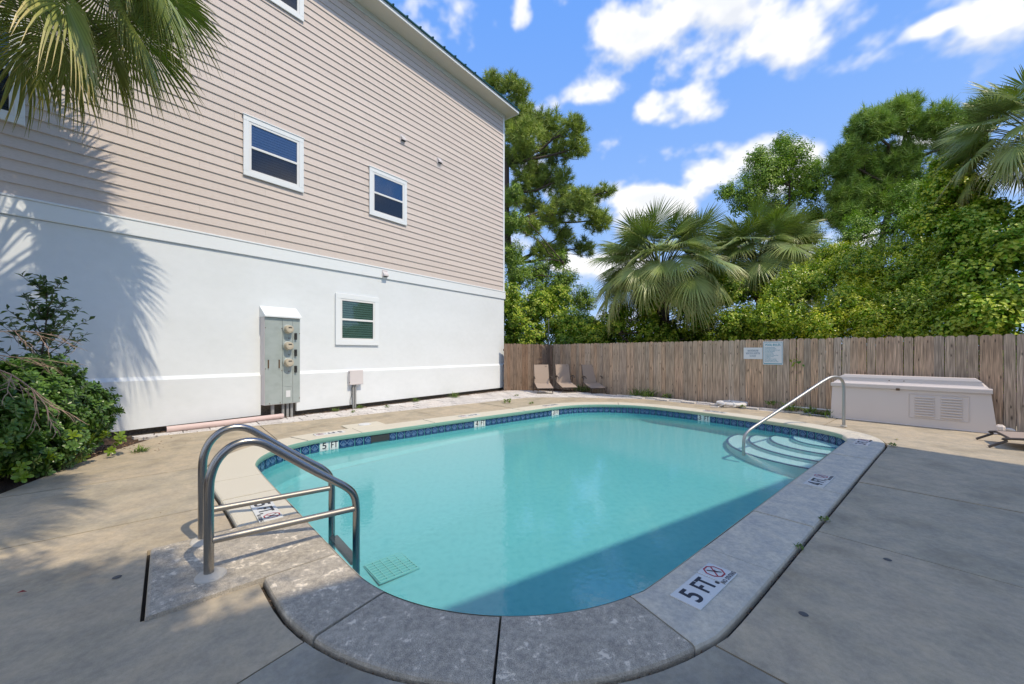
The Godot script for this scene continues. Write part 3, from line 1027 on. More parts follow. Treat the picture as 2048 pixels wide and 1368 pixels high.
func build_pool_things() -> void:
	# depth markers in the coping, read from the deck side
	depth_marker(ab(2.55, 1.08), POOL_TURN, "5", "white 5 FT NO DIVING plate nearest the camera, on the right coping")
	depth_marker(ab(5.6, 1.1), POOL_TURN, "4", "white 4 FT NO DIVING plate halfway along the shaded right coping")
	depth_marker(ab(8.5, 1.1), POOL_TURN, "3", "shaded 3 FT plate on the right coping near the step handrail")
	depth_marker(ab(0.68, 4.25), POOL_TURN - PI / 2, "5", "white 5 FT NO DIVING plate on the left coping behind the ladder")
	depth_marker(ab(2.2, 7.53), POOL_TURN + PI, "5", "5 FT plate on the far coping beside the skimmer lid", true, 0.17)
	depth_marker(ab(5.25, 7.53), POOL_TURN + PI, "4", "4 FT plate on the far coping opposite the house window", true, 0.17)
	depth_marker(ab(7.95, 7.5), POOL_TURN + PI, "3", "3 FT plate on the far coping in front of the lounge chairs", true, 0.17)
	depth_marker(ab(10.15, 4.05), POOL_TURN + PI / 2, "3", "3 FT plate on the far right coping in front of the life ring", true, 0.17)
	# skimmer lid
	var lid := thing("skimmer_lid", "cream square skimmer cover slab beside the far coping", "skimmer cover", ab(2.98, 8.0), POOL_TURN)
	box("cover_slab", Vector3(0.74, 0.07, 0.42), Vector3(0, -0.034, 0), M.cope_new, lid, 0.008)
	var lb := MB.new()
	lb.lathe([Vector2(0.0, 0.012), Vector2(0.115, 0.012), Vector2(0.125, 0.004), Vector2(0.125, 0.0)], 24)
	part("round_lid", lb.mesh(), M.white_tile, lid, Transform3D(Basis(), Vector3(0.02, 0.002, 0)))
	# ladder
	var lad := thing("pool_ladder", "pair of bent stainless steel ladder rails at the near left pool edge", "pool ladder", Vector3(-1.98, 0, -2.58), POOL_TURN)
	var prof := [[0.0, -0.03], [0.0, 0.3], [0.0, 0.56], [0.012, 0.67], [0.05, 0.765], [0.12, 0.832], [0.205, 0.853], [0.295, 0.832], [0.40, 0.755], [0.61, 0.587], [0.76, 0.475], [0.87, 0.392], [0.93, 0.315], [0.95, 0.21], [0.95, 0.0], [0.95, -0.75]]
	for k in 2:
		var z := -0.636 * k
		var pts := []
		for p in prof:
			pts.append(Vector3(p[0], p[1] + (0.006 if k else 0.0), z))
		pipe("rail", smooth(pts, 5), 0.0285, M.steel, lad, 18)
		pipe("cross_bar", [Vector3(0.02, 0.235, z), Vector3(0.94, 0.205, z)], 0.0235, M.steel_bar, lad, 16)
		var fb := MB.new()
		fb.lathe([Vector2(0.0, 0.032), Vector2(0.045, 0.03), Vector2(0.08, 0.018), Vector2(0.088, 0.008), Vector2(0.088, 0.0)], 28)
		part("flange", fb.mesh(), M.flange, lad, Transform3D(Basis(Vector3(1, 0, 0), 0.03 if k == 0 else 0.09), Vector3(0.01, 0.0, z)))
	for k in 2:
		box("tread", Vector3(0.08, 0.03, 0.58), Vector3(0.955, -0.25 - 0.26 * k, -0.318), M.dark, lad, 0.006)
	# step handrail
	var hr := thing("step_handrail", "single sloping steel handrail over the round corner steps", "handrail", Vector3(6.6, 0, -7.857), PI - atan2(0.26403543, -0.96451298) - PI)
	hr.rotation.y = atan2(-0.26403543, -0.96451298)
	var hp := []
	for p in [[0.0, -0.03], [0.0, 0.4], [0.0, 0.74], [0.02, 0.86], [0.09, 0.945], [0.2, 0.978], [0.34, 0.972], [0.48, 0.925], [0.70, 0.826], [1.6, 0.392], [2.2, 0.105], [2.36, 0.015], [2.44, -0.08], [2.46, -0.2], [2.46, -0.42]]:
		hp.append(Vector3(p[0], p[1], 0))
	pipe("rail", smooth(hp, 5), 0.027, M.steel_dull, hr, 16)
	var hf := MB.new()
	hf.lathe([Vector2(0.0, 0.01), Vector2(0.045, 0.009), Vector2(0.052, 0.003), Vector2(0.052, -0.01)], 22)
	part("flange", hf.mesh(), M.flange, hr)

# ---------------------------------------------------------------- house
func window(house: Node3D, x0: float, x1: float, y0: float, y1: float, kind: int) -> void:
	var w := x1 - x0
	var h := y1 - y0
	var o := Node3D.new()
	o.name = "window" if not house.has_node("window") else "window_%03d" % [house.get_child_count()]
	house.add_child(o)
	o.position = Vector3((x0 + x1) / 2, (y0 + y1) / 2, 0.0)
	var tw := 0.105 if kind != 2 else 0.13
	var zt := 0.05 if kind != 2 else 0.035
	# outer trim boards
	box("trim", Vector3(w, tw, 0.03), Vector3(0, h / 2 - tw / 2, zt), M.trim, o, 0.004)
	box("trim", Vector3(w, tw, 0.03), Vector3(0, -h / 2 + tw / 2, zt), M.trim, o, 0.004)
	for s in [-1, 1]:
		box("trim", Vector3(tw, h - 2 * tw, 0.028), Vector3(s * (w / 2 - tw / 2), 0, zt), M.trim, o, 0.004)
	if kind != 2:
		box("drip_cap", Vector3(w + 0.03, 0.022, 0.05), Vector3(0, h / 2 + 0.012, zt + 0.004), M.trim, o, 0.004)
	var iw := w - 2 * tw
	var ih := h - 2 * tw
	box("backing", Vector3(iw, ih, 0.006), Vector3(0, 0, zt - 0.027), M.dark_room, o, 0.0)
	# frame
	var fw := 0.05
	for s in [-1, 1]:
		box("frame", Vector3(fw, ih, 0.02), Vector3(s * (iw / 2 - fw / 2), 0, zt - 0.004), M.vinyl, o, 0.003)
		box("frame", Vector3(iw - 2 * fw, fw, 0.02), Vector3(0, s * (ih / 2 - fw / 2), zt - 0.004), M.vinyl, o, 0.003)
	box("meeting_rail", Vector3(iw - 2 * fw, 0.05, 0.022), Vector3(0, 0.0, zt - 0.004), M.vinyl, o, 0.003)
	var gw := iw - 2 * fw
	var glass: Material = M.pane_green if kind == 2 else M.pane
	for s in [-1, 1]:
		box("pane", Vector3(gw, ih / 2 - fw - 0.025, 0.003), Vector3(0, s * (ih / 4 - fw / 2 + 0.0125), zt - 0.009 - (0.003 if s < 0 else 0.0)), (M.pane_screen if s < 0 and kind != 2 else glass), o, 0.0)
	# blinds, slat by slat
	if kind != 1:
		var sl := MB.new()
		sl.cbox(Vector3(gw - 0.02, 0.046, 0.002), Vector3.ZERO, 0.0, Transform3D(Basis(Vector3.RIGHT, 0.16), Vector3.ZERO))
		var sm := sl.mesh()
		var cnt := int((ih - 2 * fw) / 0.06)
		for k in cnt:
			part("blind_slat", sm, M.blind_green if kind == 2 else M.blind, o, Transform3D(Basis(), Vector3(0, -ih / 2 + fw + 0.03 + k * 0.06, zt - 0.019)))
	else:
		box("shade", Vector3(gw - 0.02, ih - 2 * fw, 0.003), Vector3(0, 0, zt - 0.019), plain("blue roller shade", lin(0.07, 0.16, 0.26), 0.7), o, 0.0)

func build_house() -> void:
	var h := thing("beige_house", "three storey house with white stucco base and beige lap siding", "house", CORNER, HOUSE_TURN)
	var W := 21.0    # length to the left
	var D := 9.0
	# walls: stucco below, sheathing above
	box("stucco_wall", Vector3(W, 3.56 - 0.07, D), Vector3(-W / 2, 1.815, -D / 2), M.stucco, h, 0.006)
	box("upper_wall", Vector3(W - 0.02, 7.0, D - 0.02), Vector3(-W / 2, 7.36, -D / 2 - 0.012), M.siding[0], h, 0.0)
	box("footing", Vector3(W - 0.06, 0.3, D - 0.06), Vector3(-W / 2, -0.08, -D / 2 - 0.0), M.footing, h, 0.0)
	# projecting base with a sloped top, cut away round the meter cabinet
	for r in [[-7.955, 0.03], [-W, -8.715]]:
		var b := MB.new()
		var x0: float = r[0]
		var x1: float = r[1]
		var z := 0.05
		var y0 := 0.075
		b.quad(Vector3(x0, y0, z), Vector3(x1, y0, z), Vector3(x1, 0.945, z), Vector3(x0, 0.945, z))
		b.quad(Vector3(x0, 0.945, z), Vector3(x1, 0.945, z), Vector3(x1, 1.015, 0.0), Vector3(x0, 1.015, 0.0))
		b.quad(Vector3(x0, y0, 0), Vector3(x1, y0, 0), Vector3(x1, y0, z), Vector3(x0, y0, z))
		for s in [0, 1]:
			var x: float = r[s]
			b.face([Vector3(x, y0, 0), Vector3(x, y0, z), Vector3(x, 0.945, z), Vector3(x, 1.015, 0)], Vector3(-1 + 2 * s, 0, 0))
		part("plinth", b.mesh(), M.stucco, h)
	box("recess_patch", Vector3(0.745, 0.34, 0.012), Vector3(-8.335, 0.13, 0.004), M.footing, h, 0.0)
	# band between stucco and siding
	box("band", Vector3(W + 0.05, 0.27, 0.075), Vector3(-W / 2 + 0.03, 3.70, 0.0), M.trim, h, 0.008)
	box("band_cap", Vector3(W + 0.06, 0.036, 0.10), Vector3(-W / 2 + 0.032, 3.855, 0.0), M.trim, h, 0.006)
	# lap siding: courses of boards with staggered butt joints
	var r := RandomNumberGenerator.new()
	r.seed = 5
	var ex := 0.1805
	var meshes := {}
	for k in 38:
		var y := 3.878 + k * ex
		var hh := minf(ex, 10.715 - y)
		if hh < 0.03:
			continue
		var x := -0.085
		var first := [3.66, 1.2, 2.4, 3.0, 1.8][k % 5] as float
		while x > -W:
			var l := minf(first if x == -0.085 else 3.66, x + W)
			if l < 0.05:
				break
			var key := "%.2f_%.2f" % [l, hh]
			if not meshes.has(key):
				var b := MB.new()
				var a := -l / 2 + 0.0012
				var c := l / 2 - 0.0012
				b.quad(Vector3(a, 0, 0.027), Vector3(c, 0, 0.027), Vector3(c, hh, 0.005), Vector3(a, hh, 0.005))
				b.quad(Vector3(a, 0, 0.0), Vector3(c, 0, 0.0), Vector3(c, 0, 0.027), Vector3(a, 0, 0.027))
				b.face([Vector3(c, 0, 0), Vector3(c, hh, 0), Vector3(c, hh, 0.005), Vector3(c, 0, 0.027)], Vector3.RIGHT)
				b.face([Vector3(a, 0, 0), Vector3(a, hh, 0), Vector3(a, hh, 0.005), Vector3(a, 0, 0.027)], Vector3.LEFT)
				meshes[key] = b.mesh()
			part("siding_board", meshes[key], M.siding[r.randi() % 4], h, Transform3D(Basis(), Vector3(x - l / 2, y, 0.0)))
			x -= l
	box("corner_board", Vector3(0.085, 6.84, 0.05), Vector3(-0.0415, 7.30, 0.006), M.trim, h, 0.004)
	box("frieze", Vector3(W + 0.01, 0.125, 0.05), Vector3(-W / 2 + 0.004, 10.782, 0.004), M.frieze, h, 0.004)
	box("crown_strip", Vector3(W + 0.02, 0.03, 0.075), Vector3(-W / 2 + 0.006, 10.835, 0.006), M.frieze, h, 0.004)
	# eaves and roof
	var eo := 0.55
	var eo2 := 0.24
	box("soffit", Vector3(W + eo2 * 2, 0.02, D + eo + 0.3), Vector3(-W / 2, 10.862, -D / 2 + eo / 2 - 0.15), M.soffit, h, 0.0)
	box("fascia", Vector3(W + eo2 * 2, 0.13, 0.025), Vector3(-W / 2, 10.905, eo + 0.004), M.trim, h, 0.003)
	box("fascia", Vector3(0.025, 0.13, D + eo), Vector3(eo2 + 0.004, 10.905, eo / 2 - D / 2), M.trim, h, 0.003)
	var rb := MB.new()
	var e0 := Vector3(eo2 + 0.04, 10.975, eo + 0.05)
	var e1 := Vector3(-W - eo2, 10.975, eo + 0.05)
	var rise := 2.1
	var r0 := Vector3(-3.2, 10.975 + rise, -D / 2)
	var r1 := Vector3(-W + 3.2, 10.975 + rise, -D / 2)
	var e2 := Vector3(eo2 + 0.04, 10.975, -D - 0.3)
	var e3 := Vector3(-W - eo2, 10.975, -D - 0.3)
	rb.face([e1, e0, r0, r1], Vector3(0, 1, 0.4))
	rb.face([e0, e2, r0], Vector3(1, 1, 0))
	rb.face([e2, e3, r1, r0], Vector3(0, 1, -0.4))
	rb.face([e3, e1, r1], Vector3(-1, 1, 0))
	rb.face([e0, e1, e3, e2], Vector3.DOWN)
	var roof := part("roof", rb.mesh(), M.roof, h)
	box("drip_edge", Vector3(W + eo2 * 2 + 0.06, 0.05, 0.03), Vector3(-W / 2, 10.962, eo + 0.045), M.roof, roof, 0.004)
	var seam := MB.new()
	seam.cbox(Vector3(0.035, 0.05, 5.3), Vector3(0, 0.022, -2.63), 0.006)
	var smesh := seam.mesh()
	var tilt := atan2(rise, D / 2 + eo)
	for k in 40:
		var x := 0.05 - k * 0.475
		if x < -3.0 and x > -W + 3.0:
			part("standing_seam", smesh, M.roof, roof, Transform3D(Basis(Vector3.RIGHT, tilt), Vector3(x, 10.975, eo + 0.06)))
		else:
			var s2 := MB.new()
			var ln := clampf((0.28 - x) / 3.45, 0.1, 1.0) * 5.2 if x > -10.0 else 1.0
			s2.cbox(Vector3(0.035, 0.05, ln), Vector3(0, 0.022, -ln / 2 + 0.01), 0.006)
			part("standing_seam", s2.mesh(), M.roof, roof, Transform3D(Basis(Vector3.RIGHT, tilt), Vector3(x, 10.975, eo + 0.06)))
	# windows: x is minus the distance from the right-hand corner
	window(h, -9.052, -7.79, 5.28, 6.57, 0)
	window(h, -6.025, -4.765, 5.265, 6.58, 1)
	window(h, -9.05, -7.785, 9.38, 10.66, 0)
	window(h, -13.3, -12.0, 4.97, 6.57, 0)
	window(h, -6.986, -5.72, 1.655, 2.99, 2)

func hood(at: Vector3, label: String) -> void:
	var p := CORNER + at.rotated(Vector3.UP, HOUSE_TURN)
	var o := thing("vent_hood", label, "vent hood", p, HOUSE_TURN, "vent hoods on the house wall")
	var b := MB.new()
	var w := 0.075
	var top := 0.09
	var out := 0.115
	b.face([Vector3(-w, top, 0.01), Vector3(w, top, 0.01), Vector3(w, -0.03, out), Vector3(-w, -0.03, out)], Vector3(0, 1, 1))
	for s in [-1, 1]:
		b.face([Vector3(s * w, top, 0.01), Vector3(s * w, -0.09, 0.01), Vector3(s * w, -0.07, out), Vector3(s * w, -0.03, out)], Vector3(s, 0, 0))
	b.face([Vector3(-w, -0.03, out), Vector3(w, -0.03, out), Vector3(w, -0.07, out), Vector3(-w, -0.07, out)], Vector3(0, 0, 1))
	part("cowl", b.mesh(), M.pinkwhite, o)
	box("wall_plate", Vector3(0.18, 0.21, 0.02), Vector3(0, 0, 0.024), M.pinkwhite, o, 0.004)
	box("damper", Vector3(0.13, 0.012, 0.07), Vector3(0, -0.075, 0.06), M.dark, o, 0.002)

func build_wall_things() -> void:
	hood(Vector3(-4.9, 7.84, 0.0), "left one of the two vent hoods high on the beige siding")
	hood(Vector3(-3.45, 7.73, 0.0), "right one of the two vent hoods high on the beige siding")
	hood(Vector3(-5.53, 3.70, 0.02), "vent hood on the white band above the ground floor window")
	# meter cabinet
	var o := thing("meter_cabinet", "tall grey steel cabinet with three electric meters on the white wall", "meter cabinet", CORNER + Vector3(-8.335, 0, 0).rotated(Vector3.UP, HOUSE_TURN), HOUSE_TURN)
	var z := 0.23
	box("cabinet_body", Vector3(0.75, 1.95, z), Vector3(0, 1.27, z / 2 + 0.003), M.pinkwhite, o, 0.006)
	box("left_door", Vector3(0.355, 1.93, 0.014), Vector3(-0.192, 1.27, z + 0.01), M.galv, o, 0.003)
	box("meter_panel", Vector3(0.215, 1.55, 0.014), Vector3(0.098, 1.455, z + 0.010), M.galv, o, 0.003)
	box("lower_panel", Vector3(0.215, 0.375, 0.014), Vector3(0.098, 0.488, z + 0.010), M.galv, o, 0.003)
	box("right_panel", Vector3(0.160, 1.93, 0.014), Vector3(0.291, 1.27, z + 0.009), M.galv, o, 0.003)
	box("paper_tag", Vector3(0.095, 0.15, 0.003), Vector3(0.11, 0.52, z + 0.019), M.sign, o, 0.0)
	var hd := MB.new()
	var hw := 0.39
	hd.face([Vector3(-hw, 2.50, 0.004), Vector3(hw, 2.50, 0.004), Vector3(hw, 2.275, z + 0.07), Vector3(-hw, 2.275, z + 0.07)], Vector3(0, 1, 1))
	hd.face([Vector3(-hw, 2.275, z + 0.07), Vector3(hw, 2.275, z + 0.07), Vector3(hw, 2.245, z + 0.07), Vector3(-hw, 2.245, z + 0.07)], Vector3(0, 0, 1))
	hd.face([Vector3(-hw, 2.245, z + 0.07), Vector3(hw, 2.245, z + 0.07), Vector3(hw, 2.245, 0.004), Vector3(-hw, 2.245, 0.004)], Vector3.DOWN)
	for s in [-1, 1]:
		hd.face([Vector3(s * hw, 2.50, 0.004), Vector3(s * hw, 2.275, z + 0.07), Vector3(s * hw, 2.245, z + 0.07), Vector3(s * hw, 2.245, 0.004)], Vector3(s, 0, 0))
	part("rain_hood", hd.mesh(), M.trim, o)
	for k in 3:
		var y := 1.985 - 0.378 * k
		var mt := Node3D.new()
		mt.name = "electric_meter" if k == 0 else "electric_meter_%03d" % k
		o.add_child(mt)
		mt.position = Vector3(0.095, y, z + 0.017)
		mt.rotation.x = PI / 2
		var rg := MB.new()
		rg.lathe([Vector2(0.108, 0.0), Vector2(0.108, 0.03), Vector2(0.098, 0.036), Vector2(0.0, 0.036)], 28)
		part("collar", rg.mesh(), M.galv, mt)
		var cv := MB.new()
		cv.lathe([Vector2(0.094, 0.03), Vector2(0.09, 0.075), Vector2(0.085, 0.125), Vector2(0.075, 0.138), Vector2(0.0, 0.142)], 28)
		part("cover", cv.mesh(), M.meter, mt)
		box("display", Vector3(0.07, 0.004, 0.022), Vector3(0, 0.142, -0.035), M.dark, mt, 0.0)
		box("face_plate", Vector3(0.085, 0.004, 0.05), Vector3(0, 0.1415, 0.015), plain("meter face", lin(0.55, 0.50, 0.40), 0.5), mt, 0.0)
		box("breaker_cover", Vector3(0.05, 0.155, 0.05), Vector3(0.265, y - 0.155, z + 0.04), M.dark, o, 0.008)
		box("breaker_handle", Vector3(0.03, 0.03, 0.02), Vector3(0.265, y - 0.12, z + 0.072), M.dark, o, 0.004)
		box("seal", Vector3(0.02, 0.02, 0.012), Vector3(0.125, y - 0.20, z + 0.022), M.rust, o, 0.003)
	for x in [-0.305, -0.085]:
		box("latch", Vector3(0.018, 0.19, 0.03), Vector3(x, 1.205, z + 0.03), M.rust, o, 0.004)
	for p in [[-0.36, 2.0], [-0.36, 1.1], [-0.025, 2.0], [-0.025, 1.05], [0.36, 1.9], [0.36, 0.4], [-0.28, 0.33], [-0.06, 0.33]]:
		box("screw", Vector3(0.018, 0.018, 0.01), Vector3(p[0], p[1], z + 0.019), M.rust, o, 0.003)
	for p in [[-0.17, 0.038], [0.05, 0.032], [0.145, 0.032], [0.235, 0.032]]:
		pipe("conduit", [Vector3(p[0], -0.06, 0.12), Vector3(p[0], 0.30, 0.12)], p[1], M.conduit, o, 14)
	# junction box
	var j := thing("junction_box", "small off-white utility box on a grey conduit below the window", "utility box", CORNER + Vector3(-6.48, 0, 0.052).rotated(Vector3.UP, HOUSE_TURN), HOUSE_TURN)
	box("box_body", Vector3(0.37, 0.37, 0.10), Vector3(0, 0.80, 0.055), M.pinkwhite, j, 0.015)
	box("box_lid", Vector3(0.385, 0.385, 0.025), Vector3(0, 0.80, 0.115), M.pinkwhite, j, 0.010)
	for s in [-1, 1]:
		box("hinge", Vector3(0.014, 0.03, 0.02), Vector3(-0.19, 0.80 + s * 0.13, 0.10), M.rust, j, 0.003)
	pipe("conduit", [Vector3(-0.055, -0.06, 0.05), Vector3(-0.055, 0.62, 0.05)], 0.026, M.conduit, j)
	pipe("conduit", [Vector3(0.005, -0.06, 0.05), Vector3(0.005, 0.62, 0.05)], 0.024, M.conduit, j)
	pipe("cable", smooth([Vector3(-0.07, 0.62, 0.06), Vector3(-0.10, 0.5, 0.055), Vector3(-0.09, 0.35, 0.03), Vector3(-0.125, 0.2, 0.02), Vector3(-0.11, 0.02, 0.02)], 5), 0.006, M.dark, j, 6)
	# faded pipe lying along the wall
	var p := thing("drain_pipe", "faded pink-white plastic pipe lying along the foot of the wall", "pipe", Vector3.ZERO)
	pipe("pipe_tube", [Vector3(-6.43, 0.03, -7.35), Vector3(-5.9, 0.03, -7.95), Vector3(-5.17, 0.03, -8.92)], 0.055, M.pink_pipe, p, 16)
	pipe("pipe_mouth", [Vector3(-6.432, 0.03, -7.348), Vector3(-6.426, 0.03, -7.355)], 0.045, M.dark, p, 14)

# ---------------------------------------------------------------- fence
func _board_uv(p: Vector2, w: float, u0: float, vf: bool) -> Vector2:
	var q := clampf(1.0 - p.y / 1.95, 0.01, 0.99)
	return Vector2(u0 + clampf((p.x + w / 2.0) / w, 0.02, 0.98) / 6.0, 1.0 - q if vf else q)

func _on_fence(x: float) -> Vector3:
	return FENCE_AT + Vector3(x, 0, 0.026).rotated(Vector3.UP, FENCE_TURN)

func _lid_end(y: float) -> float:
	if y < 0.78:
		return 0.0
	if y < 0.81:
		return 0.05
	if y < 0.86:
		return 0.10
	if y < 0.93:
		return 0.13
	return 0.21

func _sag(z: float) -> float:
	return -0.02 * (1.0 - pow(z / 0.34, 2.0))

func picket_mesh(i: int, h: float, w: float) -> ArrayMesh:
	var r := RandomNumberGenerator.new()
	r.seed = 300 + i
	var b := MB.new()
	var hw := w / 2
	var bow := r.randf_range(-0.003, 0.003)
	var out := [Vector2(-hw, -0.04), Vector2(hw, -0.04), Vector2(hw + bow, h * 0.5), Vector2(hw, h - 0.027), Vector2(hw - 0.011, h - 0.022), Vector2(hw - 0.027, h - 0.004), Vector2(hw - 0.036, h), Vector2(-hw + 0.036, h), Vector2(-hw + 0.027, h - 0.004), Vector2(-hw + 0.011, h - 0.022), Vector2(-hw, h - 0.027), Vector2(-hw + bow, h * 0.5)]
	var zf := 0.016
	var cup := r.randf_range(-0.002, 0.002)
	var u0 := (i % 6) / 6.0
	var vf := i % 12 >= 6
	var idx := Geometry2D.triangulate_polygon(PackedVector2Array(out))
	for k in range(0, idx.size(), 3):
		var p := [out[idx[k]], out[idx[k + 1]], out[idx[k + 2]]]
		if (p[1] - p[0]).cross(p[2] - p[0]) < 0.0:
			p.reverse()
		b.tri(Vector3(p[0].x, p[0].y, zf + cup), Vector3(p[1].x, p[1].y, zf), Vector3(p[2].x, p[2].y, zf), _board_uv(p[0], w, u0, vf), _board_uv(p[1], w, u0, vf), _board_uv(p[2], w, u0, vf))
	for k in out.size():
		var p: Vector2 = out[k]
		var q: Vector2 = out[(k + 1) % out.size()]
		b.quad(Vector3(p.x, p.y, 0), Vector3(q.x, q.y, 0), Vector3(q.x, q.y, zf), Vector3(p.x, p.y, zf), _board_uv(p, w, u0, vf), _board_uv(q, w, u0, vf), _board_uv(q, w, u0, vf), _board_uv(p, w, u0, vf))
	b.quad(Vector3(hw, -0.04, 0), Vector3(-hw, -0.04, 0), Vector3(-hw, h - 0.03, 0), Vector3(hw, h - 0.03, 0), Vector2(u0 + 0.15, 0.99), Vector2(u0 + 0.01, 0.99), Vector2(u0 + 0.01, 0.01), Vector2(u0 + 0.15, 0.01))
	return b.mesh()

func build_fence() -> void:
	var variants := []
	for i in 12:
		variants.append(picket_mesh(i, 1.83, 0.1405))
	var r := RandomNumberGenerator.new()
	r.seed = 8
	var f := thing("back_fence", "long weathered wooden dog-ear picket fence behind the pool", "fence", FENCE_AT, FENCE_TURN)
	for k in 96:
		var x := 0.075 + k * 0.148 + r.randf_range(-0.003, 0.003)
		var lift := r.randf_range(-0.010, 0.012)
		if absf(x - 11.1) < 0.07:
			x -= 0.012
		part("picket", variants[r.randi() % 12], M.wood[r.randi() % 4], f, Transform3D(Basis(Vector3.BACK, r.randf_range(-0.004, 0.004)), Vector3(x, lift - 0.03, r.randf_range(-0.002, 0.003))))
	for y in [0.35, 0.95, 1.55]:
		box("rail", Vector3(14.2, 0.085, 0.038), Vector3(7.15, y, -0.022), M.wood_side[1], f, 0.003)
	for k in 7:
		box("post", Vector3(0.09, 1.75, 0.09), Vector3(0.1 + k * 2.35, 0.83, -0.088), M.wood_side[1], f, 0.004)
	var s := thing("side_fence", "short sunlit run of wooden pickets between the house corner and back fence", "fence", Vector3(-0.36, 0, -15.276), 0.6191)
	for k in 17:
		var x := 0.12 + k * 0.1475 + r.randf_range(-0.003, 0.003)
		part("picket", variants[r.randi() % 12], M.wood_side[r.randi() % 2], s, Transform3D(Basis(Vector3.BACK, r.randf_range(-0.004, 0.004)), Vector3(x, r.randf_range(-0.03, 0.0) - 0.02, r.randf_range(-0.002, 0.003))))
	for y in [0.35, 0.95, 1.55]:
		box("rail", Vector3(2.5, 0.085, 0.038), Vector3(1.3, y, -0.022), M.wood_side[1], s, 0.003)
	# signs on the back fence
	var a := thing("depth_sign", "small white sign reading MAXIMUM WATER DEPTH 5 FEET on the fence", "sign", _on_fence(7.74), FENCE_TURN)
	box("board", Vector3(0.465, 0.31, 0.004), Vector3(0, 1.435, 0), M.sign, a, 0.001)
	var y := 1.505
	for t in ["MAXIMUM", "WATER DEPTH", "5 FEET"]:
		letter(t, 0.052, M.grey_ink, a, Transform3D(Basis(), Vector3(0, y, 0.0028)), 0.001, 0.72)
		y -= 0.073
	var b := thing("rules_sign", "white POOL RULES sign with teal border on the fence", "sign", _on_fence(8.215), FENCE_TURN)
	box("board", Vector3(0.46, 0.61, 0.004), Vector3(0, 1.443, 0.002), M.sign, b, 0.001)
	for e in [[Vector3(0.415, 0.009, 0.001), Vector3(0, 1.723, 0.0046)], [Vector3(0.415, 0.022, 0.001), Vector3(0, 1.163, 0.0046)], [Vector3(0.009, 0.55, 0.001), Vector3(-0.21, 1.443, 0.0046)], [Vector3(0.009, 0.55, 0.001), Vector3(0.21, 1.443, 0.0046)]]:
		box("border", e[0], e[1], M.teal_ink, b, 0.0)
	letter("POOL RULES", 0.06, M.teal_ink, b, Transform3D(Basis(), Vector3(0, 1.655, 0.005)), 0.001, 0.72)
	y = 1.585
	for t in ["NO LIFEGUARD ON DUTY", "SHOWER BEFORE ENTERING", "NO RUNNING OR ROUGH PLAY HERE", "NO DIVING OR JUMPING", "NO GLASS OR FOOD", "IN POOL OR ON DECK", "CHILDREN MUST HAVE AN ADULT", "NO ANIMALS IN POOL", "NO SMOKING", "BATHING LOAD 12 PERSONS", "POOL HOURS DAWN TO DUSK", "KEEP GATE CLOSED AT ALL TIMES"]:
		var ln := letter(t, 0.0175, M.teal_ink, b, Transform3D(Basis(), Vector3(-0.185, y, 0.005)), 0.001, 0.82)
		(ln.mesh as TextMesh).horizontal_alignment = HORIZONTAL_ALIGNMENT_LEFT
		y -= 0.0335
	# sprig growing through the fence
	var g := thing("fence_sprig", "single yellow-green vine sprig poking through the fence beside the signs", "vine", _on_fence(8.80) + Vector3(0, 1.19, 0), FENCE_TURN)
	var sp := MB.new()
	for k in 9:
		var d := Vector3(-0.16 + k * 0.03, 0.02 + 0.05 * sin(k * 2.1), 0.02 + 0.012 * (k % 3))
		sp.col = Color(0.28, 0.33, 0.03) if k < 5 else Color(0.10, 0.24, 0.03)
		leaf(sp, d, Vector3(sin(k * 1.7) * 0.6 - 0.2, cos(k * 1.3) * 0.7, 0.5).normalized(), Vector3(0.1, 0.5, 0.8).normalized(), 0.10, 0.055)
	part("leaves", sp.mesh(), M.leaf, g)

